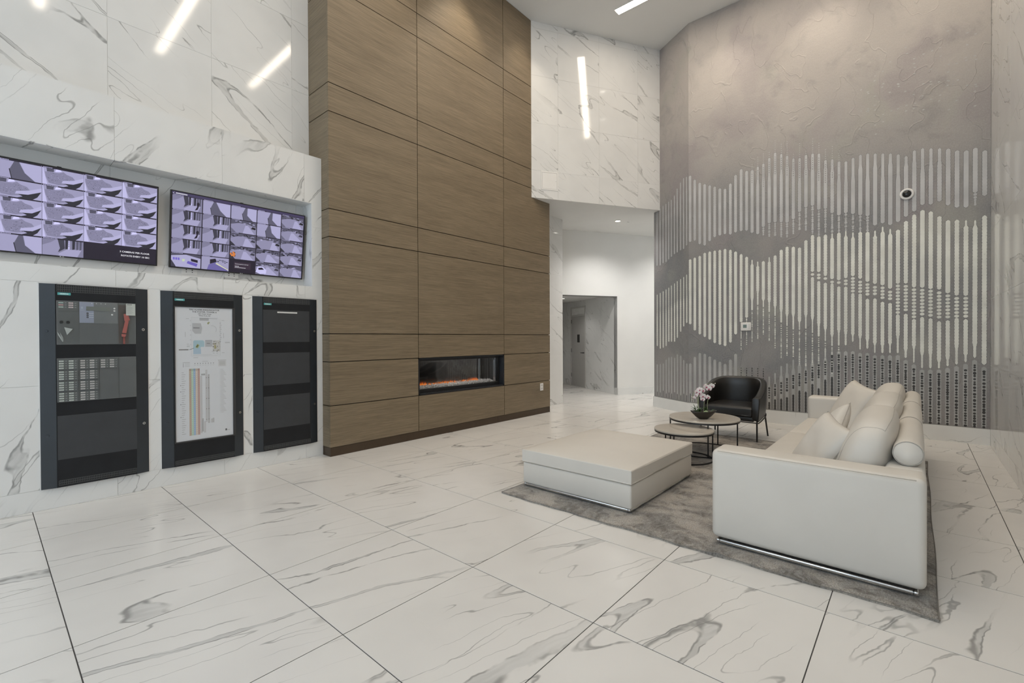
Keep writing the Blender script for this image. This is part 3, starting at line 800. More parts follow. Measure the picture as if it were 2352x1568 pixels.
def build_a(P, x0, y0, w, h):
    rg = random.Random(11)
    cw, ch = w / 5, h / 5.03
    for c in range(5):
        for r in range(5):
            X, Y = x0 + c * cw, y0 + h - 0.004 - (r + 1) * ch
            if r == 4 and c >= 3: continue
            g = 0.0012
            if r == 0 and c <= 1: cell_room(P, X + g, Y + g, cw - 2 * g, ch - 2 * g, rg)
            elif r == 4: cell_hall(P, X + g, Y + g, cw - 2 * g, ch - 2 * g, rg) if c != 1 else cell_room(P, X + g, Y + g, cw - 2 * g, ch - 2 * g, rg)
            else: cell_lobby(P, X + g, Y + g, cw - 2 * g, ch - 2 * g, rg)
            header(P, X, Y + ch, cw * 0.99, rg, 6)
    P.rect(x0 + 3 * cw, y0, x0 + w, y0 + 0.001 + ch, DK, 8)
    xr = x0 + w - 0.055
    P.text('3 CAMERAS PER FLOOR', xr, y0 + 0.094, 0.0225, (0.85, 0.85, 0.9), 9, 'R', bold=0.016)
    P.text('ROTATE EVERY 10 SEC', xr, y0 + 0.056, 0.0225, (0.85, 0.85, 0.9), 9, 'R', bold=0.016)
def build_b(P, x0, y0, w, h):
    rg = random.Random(5)
    top = 0.030
    P.rect(x0, y0 + h - top, x0 + w, y0 + h, (0.05, 0.04, 0.10), 1)
    for k in range(9): P.rect(x0 + 0.035 + 0.0115 * k, y0 + h - 0.021, x0 + 0.0435 + 0.0115 * k, y0 + h - 0.010, (0.75, 0.75, 0.82), 2)
    P.poly([(x0 + 0.008, y0 + h - 0.02), (x0 + 0.02, y0 + h - 0.006), (x0 + 0.014, y0 + h - 0.022)], (0.8, 0.8, 0.9), 2)
    cw, ch = w / 5, (h - top) / 5
    kinds = [['hall', 'room', 'room', 'room', 'garage'], ['hall', 'hall', 'garage', 'room', 'garage'], ['hall', 'hall', 'garage', 'garage', 'garage'],
             ['hall', 'hall', 'garage', 'garage', 'garage'], ['office', 'lane', 'black', 'garage', 'garage']]
    fn = dict(hall=cell_hall, room=cell_room, garage=cell_garage, office=cell_office, lane=cell_lane)
    for r in range(5):
        for c in range(5):
            k = kinds[r][c]; g = 0.0045
            X, Y = x0 + c * cw, y0 + h - top - (r + 1) * ch
            if k == 'black':
                P.rect(X + 0.05, Y + 0.045, X + cw - 0.05, Y + ch - 0.03, (0.035, 0.02, 0.04), 2)
                P.text('Connected to server', X + 0.06, Y + 0.095, 0.017, (0.75, 0.75, 0.8), 3)
                for k in range(5): P.rect(X + 0.06 + 0.009 * k, Y + 0.070, X + 0.067 + 0.009 * k, Y + 0.077, (0.55, 0.55, 0.6), 3)
                for k in range(13): P.rect(X + 0.06 + 0.009 * k, Y + 0.056, X + 0.067 + 0.009 * k, Y + 0.063, (0.55, 0.55, 0.6), 3)
                continue
            fn[k](P, X + g, Y + g, cw - 2 * g, ch - 2 * g, rg)
            if (r, c) in ((0, 0), (2, 0)):
                q = lambda a, b: (X + cw * a, Y + ch * b)
                P.poly([q(0.80, 0.16), q(0.84, 0.2), q(0.90, 0.62), q(0.86, 0.74), q(0.80, 0.62), q(0.82, 0.4), q(0.74, 0.12)], DK, 8)
            if (r, c) == (3, 2):
                for i in range(14):
                    P.disc(X + cw * rg.uniform(0.04, 0.20), Y + ch * rg.uniform(0.18, 0.52), 0.012, (0.62, 0.20, 0.05) if i % 3 else DK, 8 + (i % 3), 7)
            if (r, c) == (4, 3):
                q = lambda a, b: (X + cw * a, Y + ch * b)
                P.poly([q(0.02, 0.2), q(0.1, 0.62), q(0.3, 0.66), q(0.46, 0.4), q(0.44, 0.12), q(0.2, 0.06)], shade(1.2), 8); P.poly([q(0.12, 0.52), q(0.28, 0.58), q(0.36, 0.42), q(0.14, 0.38)], DK, 9)
            header(P, X + g, Y + ch + 0.004, cw * 0.36, rg, 8)
make_tv(-0.200, 'security screen nearest the photo edge, showing captioned carpeted-lobby camera views', build_a)
make_tv(1.318, 'security screen beside the timber fireplace, five by five camera views', build_b)
for k, (xa, lab) in enumerate(((1.437, 'niche outlet plate below the left corner of the right screen'), (1.853, 'niche outlet plate below the middle of the right screen'))):
    o = thing('niche_outlet', lab, 'outlet', (xa, NY - 0.001, 2.215), 0, 'outlets under the screen')
    obj('plate', MB().box(0, 0.145, -0.006, 0, 0.0, 0.072), 'white_plastic', o)
    for dx in (0.045, 0.10):
        s = MB(); s.box(dx - 0.006, dx + 0.006, -0.0075, -0.006, 0.042, 0.052); s.box(dx - 0.005, dx + 0.005, -0.0075, -0.006, 0.020, 0.028); k_ = obj('socket', s, 'black', o); k_['kind'] = 'stuff'

# ================================================================== FIRE ALARM PANELS
PW_, PH_ = 0.760, 1.815
def panel_shell(x0, label):
    t = thing('alarm_panel', label, 'alarm panel', (x0, TVW, 0.183), 0, 'fire alarm panels set in the marble wall')
    dp, fl_ = 0.034, 0.098
    w = PW_
    pts = [(0, -0.001), (0.0, -0.008), (fl_, -dp), (w - fl_ + 0.0, -dp), (w, -0.008), (w, -0.001)]
    obj('cabinet', MB().prism([(p[0], min(-0.001, p[1] + 0.0006)) if p[1] < -0.02 else p for p in pts], 0, PH_), 'panel_metal', t)
    obj('door_skin', MB().box(fl_ + 0.001, w - fl_ - 0.001, -dp, -dp + 0.0005, 0.0005, PH_ - 0.0005), 'panel_skin', t)
    obj('trim_edge', MB().box(-0.006, 0, -0.005, 0, -0.004, PH_ + 0.004).box(w, w + 0.006, -0.005, 0, -0.004, PH_ + 0.004).box(-0.006, w + 0.006, -0.005, 0, PH_, PH_ + 0.006), 'white_plastic', t)
    a, b = fl_ + 0.014, w - fl_ - 0.006
    for z0, rows in ((PH_ - 0.070, 3), (0.016, 2)):
        v = MB(); n = 46; hh = 0.021
        for r in range(rows):
            zz = z0 + r * hh
            v.box(a, b, -dp - 0.0022, -dp, zz, zz + 0.0035)
            for k in range(n + 1):
                xx = a + (b - a) * k / n; v.box(xx - 0.0020, xx + 0.0020, -dp - 0.0022, -dp, zz + 0.0035, zz + hh)
        v.box(a, b, -dp - 0.0022, -dp, z0 + rows * hh, z0 + rows * hh + 0.0035)
        obj('vent_grille', v, 'slot', t)
    P = Print(); P.rect(0, 0, 0.086, 0.022, (0.10, 0.40, 0.40), 0); P.text('SIEMENS', 0.043, 0.0055, 0.0155, (0.80, 0.88, 0.88), 1, 'C', bold=0.02)
    P.obj('maker_label', 'print', t, (fl_ + 0.016, -dp - 0.001, PH_ - 0.097), ROT_LEFT)
    for z in (1.415, 0.49):
        k = MB(); k.tube([(w - 0.044, -0.012, z), (w - 0.040, -0.028, z)], 0.0125, 14)
        lk = obj('lock', k, 'chrome', t, smooth=False)
        obj('keyhole', MB().tube([(w - 0.0402, -0.0275, z), (w - 0.0398, -0.0292, z)], 0.0055, 10), 'black', lk)
        h = MB(); h.tube([(0.045, -0.014, z - 0.02), (0.0425, -0.0240, z - 0.02)], [0.014, 0.010], 14)
        obj('hinge_bolt', h, 'panel_metal', t)
    return t, dp, fl_
Z0 = 0.183
def modframe(mb, x0, x1, z0, z1, y, t=0.004):
    mb.box(x0, x1, y - 0.0025, y, z0, z0 + t); mb.box(x0, x1, y - 0.0025, y, z1 - t, z1); mb.box(x0, x0 + t, y - 0.0025, y, z0, z1); mb.box(x1 - t, x1, y - 0.0025, y, z0, z1)
# ---- control panel
t, dp, fl_ = panel_shell(0.334, 'alarm control panel with red handset, widest view of the three panels')
wx0, wx1 = 0.106, 0.660
za, zb = 1.275, 1.668
wf = MB(); modframe(wf, wx0, wx1, za, zb, -dp, 0.003); modframe(wf, wx0, wx1, 0.760, 1.152, -dp, 0.003)
obj('window_trim', wf, 'panel_gray2', t)
obj('backing', MB().box(wx0, wx1, -dp - 0.0008, -dp, za, zb), 'panel_gray', t)
obj('backing', MB().box(wx0, wx1, -dp - 0.0008, -dp, 0.760, 1.152), 'panel_gray', t)
yq = -dp - 0.0015
mod = MB(); mod.box(wx0 + 0.004, wx0 + 0.142, yq - 0.003, yq, zb - 0.092, zb - 0.004)
mo = obj('key_module', mod, 'panel_gray', t)
pr = Print(0.0003)
def led_rows(pr, n, w, h, tint):
    for c in range(2):
        for r in range(n):
            xx = w * (0.04 + 0.5 * c); yy = h * (1 - (r + 0.85) / n)
            pr.rect(xx, yy, xx + w * 0.24, yy + h * 0.55 / n, tint(c, r), 1)
            pr.rect(xx + w * 0.04, yy + h * 0.22 / n, xx + w * 0.19, yy + h * 0.33 / n, (0.30, 0.30, 0.28), 2)
            for q in (0.14, 0.40): pr.disc(xx + w * 0.28, yy + h * q / n, w * 0.011, (0.45, 0.45, 0.43), 1, 6)
            pr.disc(xx + w * 0.36, yy + h * 0.27 / n, w * 0.042, (0.32, 0.33, 0.33), 1, 10, h * 0.19 / n)
led_rows(pr, 3, 0.130, 0.058, lambda c, r: ((0.42, 0.56, 0.52), (0.58, 0.33, 0.33), (0.46, 0.58, 0.50))[r] if c == 0 else (0.72, 0.58, 0.58))
pr.obj('key_labels', 'print', mo, (wx0 + 0.008, yq - 0.0034, zb - 0.066), ROT_LEFT)
obj('display_module', MB().box(wx0 + 0.150, wx0 + 0.420, yq - 0.003, yq, za + 0.195, zb - 0.003), 'panel_gray2', t)
pp = Print(0.0003); pp.rect(0, 0, 0.098, 0.190, (0.33, 0.35, 0.44), 0)
for k in range(3):
    pp.disc(0.055, 0.088 - 0.018 * k, 0.0085, (0.10, 0.10, 0.12), 1); pp.rect(0.066, 0.086 - 0.018 * k, 0.097, 0.0895 - 0.018 * k, (0.6, 0.62, 0.68), 1)
pp.rect(0.008, 0.115, 0.028, 0.118, (0.5, 0.52, 0.6), 1); pp.rect(0.012, 0.128, 0.024, 0.146, (0.45, 0.47, 0.55), 1)
pp.obj('instruction_sheet', 'print', t, (wx0 + 0.150, yq - 0.0035, za + 0.198), ROT_LEFT)
obj('lcd_strip', MB().box(wx0 + 0.196, wx0 + 0.366, yq - 0.007, yq - 0.003, zb - 0.082, zb - 0.044), plain('lcd_strip', (0.19, 0.20, 0.185), 0.3), t)
for (xx, zz) in ((0.395, zb - 0.055), (0.395, zb - 0.078), (0.378, zb - 0.115)): obj('push_button', MB().tube([(wx0 + xx, yq - 0.002, zz), (wx0 + xx, yq - 0.0055, zz)], 0.0075, 10), 'white_plastic', t)
for k in range(4): obj('indicator', MB().tube([(wx0 + 0.235 + 0.032 * k, yq - 0.002, zb - 0.016), (wx0 + 0.235 + 0.032 * k, yq - 0.0045, zb - 0.016)], 0.003, 8), 'white_plastic', t)
hs = thing('emergency_handset', 'red emergency telephone handset behind the control panel window', 'handset', (0.334 + wx0 + 0.478, TVW - dp - 0.0025, Z0 + 1.40))
hd = MB()
def bar(mb, p, q, w0, w1, d0, d1):
    p, q = Vector(p), Vector(q); d = (q - p).normalized(); sd = Vector((d.z, 0, -d.x))
    vs = [];
    for c, w in ((p, w0), (q, w1)):
        for s, yy in ((-1, d0), (1, d0), (1, d1), (-1, d1)): vs.append(tuple(c + sd * s * w / 2 + Vector((0, yy, 0))))
    mb.add(vs, [(0, 3, 2, 1), (4, 5, 6, 7), (0, 1, 5, 4), (1, 2, 6, 5), (2, 3, 7, 6), (3, 0, 4, 7)])
bar(hd, (-0.014, 0, -0.02), (0.008, 0, 0.10), 0.030, 0.026, 0.0, -0.016)
bar(hd, (0.010, 0, 0.10), (-0.002, 0, 0.165), 0.040, 0.030, 0.0, -0.020)
bar(hd, (-0.016, 0, -0.03), (-0.020, 0, -0.055), 0.034, 0.026, 0.0, -0.020)
obj('handle', hd, 'red', hs)
cdl = [(-0.014 + 0.007 * math.cos(k * 1.1), -0.006 + 0.004 * math.sin(k * 1.1), -0.055 - 0.0011 * k + 0.0) for k in range(64)]
obj('coiled_cord', MB().tube(cdl, 0.0022, 5), 'red', hs)
obj('cradle', MB().box(wx0 + 0.425, wx0 + 0.500, yq - 0.001, yq, za + 0.004, zb - 0.02), plain('cradle', (0.09, 0.072, 0.066), 0.5), t)
pn = Print(0.0003); pn.rect(0, 0, 0.070, 0.112, (0.66, 0.67, 0.62), 0); pn.rect(0.006, 0.100, 0.045, 0.106, (0.2, 0.2, 0.2), 1)
for k in range(9): pn.rect(0.006, 0.088 - 0.0085 * k, 0.006 + 0.055 * (0.6 + 0.4 * ((k * 7) % 5) / 5), 0.0895 - 0.0085 * k, (0.35, 0.35, 0.34), 1)
pn.obj('inspection_card', 'print', t, (wx0 + 0.478, -dp - 0.0235, zb - 0.118), ROT_LEFT)
kn = MB()
for dx in (0.030, 0.073): kn.tube([(wx0 + dx, yq - 0.001, za + 0.20), (wx0 + dx, yq - 0.010, za + 0.20)], 0.013, 14)
obj('key_switch', kn, 'black', t)
tg = Print(0.0003); tg.poly([(0, 0.07), (0.056, 0.055), (0.018, 0)], (0.50, 0.52, 0.50), 0); tg.poly([(-0.045, 0.03), (-0.04, 0.0), (-0.012, -0.06), (-0.006, -0.058), (-0.032, 0.005)], (0.45, 0.47, 0.46), 0); tg.poly([(-0.028, 0.025), (-0.008, -0.02), (-0.004, -0.055), (-0.02, -0.03)], (0.34, 0.36, 0.35), 0)
tg.obj('paper_tag', 'print', t, (wx0 + 0.048, yq - 0.011, za + 0.085), ROT_LEFT)
obj('blank_module', MB().box(wx0 + 0.150, wx0 + 0.420, yq - 0.002, yq, za + 0.004, za + 0.190), plain('blank_grey', (0.125, 0.128, 0.13), 0.5), t)
obj('window_pane', MB().box(wx0 + 0.003, wx1 - 0.003, -dp - 0.0262, -dp - 0.0248, za + 0.003, zb - 0.003), 'acrylic', t)
ledw, ledh = 0.134, 0.088
for r in range(4):
    for c in range(3 if r == 0 else 2):
        xx = wx0 + 0.004 + c * 0.141; zz = 1.148 - (r + 1) * 0.097
        mo = obj('switch_module', MB().box(xx, xx + ledw, yq - 0.003, yq, zz, zz + ledh), 'panel_gray', t)
        e = MB(); modframe(e, xx, xx + ledw, zz, zz + ledh, yq - 0.003, 0.0016); obj('module_rim', e, 'panel_gray2', mo)
        pr = Print(0.0003); tint = (0.66, 0.62, 0.60) if c else (0.66, 0.70, 0.64)
        led_rows(pr, 4, ledw - 0.006, ledh - 0.004, lambda a, b, tt=tint: tt)
        pr.obj('key_labels', 'print', mo, (xx + 0.003, yq - 0.0034, zz + 0.003), ROT_LEFT)
obj('blank_module', MB().box(wx0 + 0.286, wx0 + 0.420, yq - 0.002, yq, 0.764, 1.045), plain('blank_grey2', (0.125, 0.128, 0.13), 0.5), t)
obj('blank_module', MB().box(wx0 + 0.427, wx1 - 0.004, yq - 0.002, yq, 0.764, 1.148), plain('blank_grey3', (0.13, 0.132, 0.133), 0.5), t)
obj('window_pane', MB().box(wx0 + 0.003, wx1 - 0.003, -dp - 0.0160, -dp - 0.0146, 0.763, 1.149), 'acrylic', t)
obj('blank_plate', MB().box(wx0, wx1 + 0.002, -dp - 0.0025, -dp, 0.247, 0.638), 'panel_plate', t)
# ---- plan panel
t, dp, fl_ = panel_shell(1.198, 'alarm annunciator panel holding the white framed floor plan')
px0, px1, pz0, pz1 = 0.104, 0.672, 0.242, 1.664
f = MB(); f.box(px0, px1, -dp - 0.010, -dp, pz0, pz0 + 0.012); f.box(px0, px1, -dp - 0.010, -dp, pz1 - 0.010, pz1); f.box(px0, px0 + 0.010, -dp - 0.010, -dp, pz0 + 0.012, pz1 - 0.010); f.box(px1 - 0.026, px1, -dp - 0.010, -dp, pz0 + 0.012, pz1 - 0.010)
obj('picture_frame', f, plain('frame_grey', (0.05, 0.05, 0.052), 0.35, metal=0.3), t)
P = Print(0.0003); W_, H_ = px1 - px0 - 0.036, pz1 - pz0 - 0.022
INK = (0.10, 0.10, 0.11); GR = (0.42, 0.43, 0.44)
P.rect(0, 0, W_, H_, (0.66, 0.68, 0.71), 0)
for body, yy, sz in (('FIRE ALARM ANNUNCIATOR', 0.030, 0.0215), ('THE FOSTER, TOWER A', 0.053, 0.0215), ('1501 Foster Street', 0.072, 0.0165), ('White Rock, BC', 0.091, 0.0165)):
    P.text(body, W_ * 0.50, H_ - yy, sz, INK, 1, 'C', bold=0.022)
def pr_(x, y): return (W_ * x, H_ * (1 - y))
def prect(x0, y0, x1, y1, c, l): P.rect(W_ * x0, H_ * (1 - y1), W_ * x1, H_ * (1 - y0), c, l)
prect(0.27, 0.075, 0.76, 0.368, (0.64, 0.66, 0.69), 1)
for (a, b, c, d) in ((0.265, 0.075, 0.268, 0.37), (0.77, 0.08, 0.773, 0.37), (0.27, 0.074, 0.73, 0.0755), (0.28, 0.368, 0.72, 0.3695)): prect(a, b, c, d, (0.5, 0.51, 0.53), 2)
prect(0.41, 0.078, 0.57, 0.098, (0.42, 0.43, 0.45), 2)
P.poly([pr_(0.285, 0.118), pr_(0.43, 0.118), pr_(0.455, 0.155), pr_(0.435, 0.198), pr_(0.33, 0.198), pr_(0.285, 0.175)], (0.46, 0.47, 0.49), 2)
prect(0.30, 0.150, 0.41, 0.158, (0.25, 0.25, 0.27), 3)
P.poly([pr_(0.54, 0.115), pr_(0.575, 0.105), pr_(0.59, 0.112), pr_(0.555, 0.128)], (0.34, 0.36, 0.20), 3)
P.poly([pr_(0.30, 0.255), pr_(0.32, 0.248), pr_(0.46, 0.248), pr_(0.49, 0.258), pr_(0.49, 0.298), pr_(0.43, 0.298), pr_(0.42, 0.312), pr_(0.30, 0.312)], (0.38, 0.53, 0.60), 2)
prect(0.30, 0.312, 0.43, 0.352, (0.40, 0.52, 0.63), 2)
P.poly([pr_(0.335, 0.300), pr_(0.37, 0.275), pr_(0.405, 0.285), pr_(0.375, 0.308)], (0.36, 0.38, 0.16), 3); P.poly([pr_(0.35, 0.298), pr_(0.372, 0.282), pr_(0.385, 0.287), pr_(0.362, 0.302)], (0.10, 0.13, 0.08), 4)
P.poly([pr_(0.23, 0.318), pr_(0.31, 0.306), pr_(0.31, 0.309), pr_(0.23, 0.321)], INK, 3); prect(0.06, 0.314, 0.22, 0.322, (0.2, 0.2, 0.2), 2)
prect(0.505, 0.248, 0.63, 0.298, (0.45, 0.46, 0.48), 2); prect(0.505, 0.248, 0.63, 0.2495, INK, 3); prect(0.53, 0.270, 0.59, 0.275, (0.25, 0.25, 0.27), 3)
rg = random.Random(4)
prect(0.64, 0.25, 0.775, 0.335, (0.54, 0.54, 0.53), 2)
for k in range(34):
    a, b = rg.uniform(0.635, 0.76), rg.uniform(0.25, 0.33); prect(a, b, a + rg.uniform(0.006, 0.03), b + rg.uniform(0.0015, 0.008), rg.choice((INK, GR, (0.3, 0.28, 0.2), (0.45, 0.42, 0.3))), 3)
prect(0.665, 0.285, 0.695, 0.312, (0.40, 0.38, 0.20), 4)
for k in range(9): P.disc(W_ * (0.775 + 0.012 * (k % 2)), H_ * (1 - 0.115 - 0.016 * k), W_ * 0.016, (0.56, 0.57, 0.60), 2, 10)
for k in range(7): P.disc(W_ * 0.257, H_ * (1 - 0.10 - 0.036 * k), W_ * 0.013, (0.58, 0.59, 0.62), 2, 10)
for k in range(26):
    a = -0.6 + k * 0.09; P.disc(W_ * (0.62 + 0.085 * math.cos(a)), H_ * (1 - 0.165 + 0.030 * math.sin(a)), W_ * 0.005, (0.48, 0.49, 0.52), 2, 6)
for k in range(14): prect(0.41 + 0.023 * k, 0.080, 0.42 + 0.023 * k, 0.083, INK, 3); prect(0.30 + 0.023 * k, 0.358, 0.31 + 0.023 * k, 0.361, GR, 3)
for (a, b, w) in ((0.18, 0.084, 0.05), (0.80, 0.092, 0.05), (0.19, 0.275, 0.04), (0.19, 0.288, 0.05), (0.19, 0.295, 0.05), (0.62, 0.334, 0.04), (0.64, 0.346, 0.03), (0.70, 0.346, 0.03), (0.80, 0.345, 0.05), (0.30, 0.378, 0.08), (0.86, 0.262, 0.09), (0.86, 0.268, 0.09)): prect(a, b, a + w, b + 0.003, GR, 2)
prect(0.165, 0.185, 0.172, 0.222, GR, 2); prect(0.83, 0.192, 0.837, 0.232, GR, 2)
prect(0.12, 0.412, 0.24, 0.416, GR, 1); prect(0.45, 0.408, 0.55, 0.411, GR, 1)
for k in range(3): P.disc(W_ * 0.13, H_ * (1 - 0.424 - 0.010 * k), W_ * 0.007, INK, 1, 6); prect(0.155, 0.422 + 0.010 * k, 0.24, 0.4245 + 0.010 * k, GR, 1)
for k in range(8): P.disc(W_ * (0.325 + 0.046 * k), H_ * (1 - 0.424), W_ * 0.008, INK, 1, 5); prect(0.31 + 0.046 * k, 0.436, 0.34 + 0.046 * k, 0.438, GR, 1)
prect(0.73, 0.404, 0.88, 0.453, (0.60, 0.61, 0.63), 1)
for k in range(5): prect(0.75, 0.413 + 0.007 * k, 0.86, 0.4155 + 0.007 * k, (0.38, 0.38, 0.36), 2)
prect(0.73, 0.402, 0.88, 0.405, GR, 2)
# coloured riser columns
for k, (c, d) in enumerate((((0.50, 0.40, 0.32), 0), ((0.46, 0.60, 0.48), 0), ((0.34, 0.46, 0.62), 0), ((0.62, 0.53, 0.46), 0), ((0.50, 0.35, 0.32), 0))):
    a = 0.225 + 0.0365 * k; prect(a, 0.462, a + 0.0345, 0.965, c, 1); prect(a, 0.462, a + 0.0345, 0.478, tuple(v * 0.8 for v in c), 2)
    for q in range(30): P.disc(W_ * (a + 0.017), H_ * (1 - 0.49 - 0.0158 * q), W_ * 0.006, tuple(min(1, v * (1.35 if k in (1, 2, 3) else 0.75)) for v in c), 2, 6)
    prect(a + 0.0335, 0.462, a + 0.0355, 0.965, (0.55, 0.30, 0.28) if k in (0, 4) else (0.45, 0.5, 0.5), 3)
for q in range(30):
    prect(0.10, 0.487 + 0.0158 * q, 0.10 + 0.075 * (0.5 + 0.5 * ((q * 5) % 7) / 7), 0.490 + 0.0158 * q, (0.35, 0.35, 0.36), 1)
    if q in (6, 9, 15, 21): P.disc(W_ * 0.085, H_ * (1 - 0.4885 - 0.0158 * q), W_ * 0.008, INK, 1, 6)
for (a, y0_, y1_, g) in ((0.415, 0.52, 0.955, 0.56), (0.438, 0.845, 0.945, 0.46), (0.475, 0.87, 0.955, 0.56), (0.505, 0.475, 0.875, 0.55), (0.545, 0.51, 0.885, 0.47), (0.595, 0.855, 0.885, 0.55), (0.625, 0.850, 0.885, 0.5)):
    prect(a, y0_, a + 0.030, y1_, (g, g, g * 1.02), 1); prect(a, y0_, a + 0.002, y1_, GR, 2); prect(a + 0.028, y0_, a + 0.030, y1_, GR, 2); prect(a, y0_, a + 0.030, y0_ + 0.002, GR, 2)
prect(0.43, 0.503, 0.50, 0.516, (0.40, 0.41, 0.42), 1)
for q in range(5):
    for a in (0.52, 0.56): P.disc(W_ * a, H_ * (1 - 0.535 - 0.08 * q), W_ * 0.008, INK, 3, 4)
for q in range(33): prect(0.775, 0.475 + 0.0105 * q, 0.775 + 0.11 * (0.45 + 0.55 * ((q * 11) % 9) / 9), 0.4775 + 0.0105 * q, (0.42, 0.42, 0.43), 1); prect(0.76, 0.474 + 0.0105 * q, 0.767, 0.477 + 0.0105 * q, GR, 1)
prect(0.855, 0.945, 0.885, 0.960, INK, 1); prect(0.89, 0.955, 0.94, 0.959, GR, 1)
P.obj('floor_plan', 'print', t, (px0 + 0.010, -dp - 0.001, pz0 + 0.012), ROT_LEFT)
obj('pane', MB().box(px0 + 0.010, px1 - 0.026, -dp - 0.0080, -dp - 0.0070, pz0 + 0.012, pz1 - 0.010), pane_glass('plan_glass', refl=0.35), t)
# ---- blank panel
t, dp, fl_ = panel_shell(2.063, 'blank alarm panel with three plain plates next to the fireplace')
for (a, b) in ((1.280, 1.662), (0.770, 1.152), (0.254, 0.640)): obj('blank_plate', MB().box(0.104, 0.652, -dp - 0.0025, -dp, a, b), 'panel_plate', t)
pt = Print(); pt.rect(0, 0, 0.235, 0.017, (0.72, 0.72, 0.70), 0)
for k in range(16): pt.rect(0.02 + 0.0125 * k, 0.006, 0.029 + 0.0125 * k, 0.011, (0.45, 0.45, 0.45), 1)
pt.obj('paper_strip', 'print', t, (0.265, -dp - 0.003, 1.628), ROT_LEFT)

# ================================================================== MURAL ON THE FAR WALL
MURAL_MAIN = [(3.33,4.648,3.354,0,3.024,1.751,0.995),(3.241,4.552,3.367,0,3.047,1.631,1.124),(3.146,4.472,3.287,0,3.069,1.554,1.202),
    (3.054,4.426,3.249,0,3.116,1.504,1.187),(2.962,4.381,3.319,0,3.13,1.454,1.139),(2.87,4.337,3.38,0,3.135,1.388,1.084),
    (2.778,4.284,3.399,0,3.139,1.356,1.046),(2.687,4.257,3.41,0,3.144,1.332,1.008),(2.593,4.333,3.388,0,3.115,1.397,1.091),
    (2.503,4.471,3.414,0,3.072,1.549,1.198),(2.409,4.552,3.424,0,3.013,1.77,0),(2.317,4.499,3.417,0,2.954,1.847,0),
    (2.227,4.492,3.364,0,2.889,1.976,0),(2.135,4.532,3.327,0,2.848,2.066,0),(2.045,4.564,3.437,3.298,2.845,2.023,0),
    (1.952,4.639,3.49,3.262,2.904,1.934,0.81),(1.861,4.706,3.49,3.241,2.923,1.863,0.876),(1.767,4.659,3.475,3.227,3.009,1.746,1.001),
    (1.679,4.606,3.453,3.207,3.05,1.684,1.049),(1.586,4.537,3.496,3.245,3.038,1.623,1.119),(1.495,4.521,3.605,3.312,3.011,1.615,1.195),
    (1.403,4.548,3.662,3.276,3.123,1.635,1.131),(1.309,4.546,3.673,3.211,3.196,1.561,1.235),(1.221,4.522,3.591,3.176,3.161,1.503,1.201),
    (1.13,4.392,3.589,3.198,3.177,1.424,1.31),(1.039,4.383,3.502,3.184,3.184,1.346,1.268),(0.949,4.325,3.451,3.136,3.178,1.354,1.27),
    (0.858,4.302,3.469,3.191,3.191,1.362,1.271),(0.766,4.333,3.439,3.177,3.157,1.418,1.273),(0.673,4.357,3.402,3.149,3.149,1.295,1.247),
    (0.582,4.353,3.372,3.149,3.135,1.309,1.248),(0.49,4.329,3.215,0,3.141,1.243,1.216),(0.398,4.305,3.233,0,3.187,1.245,1.218),
    (0.308,4.281,3.192,0,3.139,1.246,1.22),(0.217,4.244,3.223,0,3.112,1.248,1.222),(0.126,4.194,3.286,0,3.227,1.178,1.152),
    (0.033,4.254,3.347,0,3.308,1.109,1.09),(-0.058,4.261,3.426,0,3.356,1.029,1.016),(-0.149,4.236,3.415,0,3.32,1.033,1.02),
    (-0.241,4.211,3.441,0,3.234,1.036,1.024),(-0.332,4.18,3.367,0,3.162,1.071,1.053),(-0.424,4.131,3.319,0,3.153,1.099,1.081),
    (-0.516,4.106,3.302,0,3.131,1.133,1.115),(-0.607,4.118,3.49,3.327,3.116,1.197,1.172),(-0.699,4.057,3.429,0,3.166,1.103,1.079)]
MURAL_FACET = [(0.991,4.217,3.038,0,2.428,1.311,0.925),(0.886,4.254,3.031,0,2.456,1.257,0.94),(0.786,4.283,3.063,0,2.483,1.277,0.954),
    (0.69,4.302,3.075,0,2.51,1.315,1.041),(0.602,4.323,3.116,0,2.538,1.407,1.09),(0.516,4.335,3.155,0,2.574,1.408,1.103),
    (0.42,4.396,3.193,0,2.607,1.409,1.088),(0.334,4.511,3.213,0,2.642,1.488,1.162),(0.233,4.602,3.239,0,2.673,1.61,1.139),
    (0.143,4.659,3.248,0,2.705,1.713,1.056),(0.054,4.655,3.3,0,2.737,1.779,0.991)]

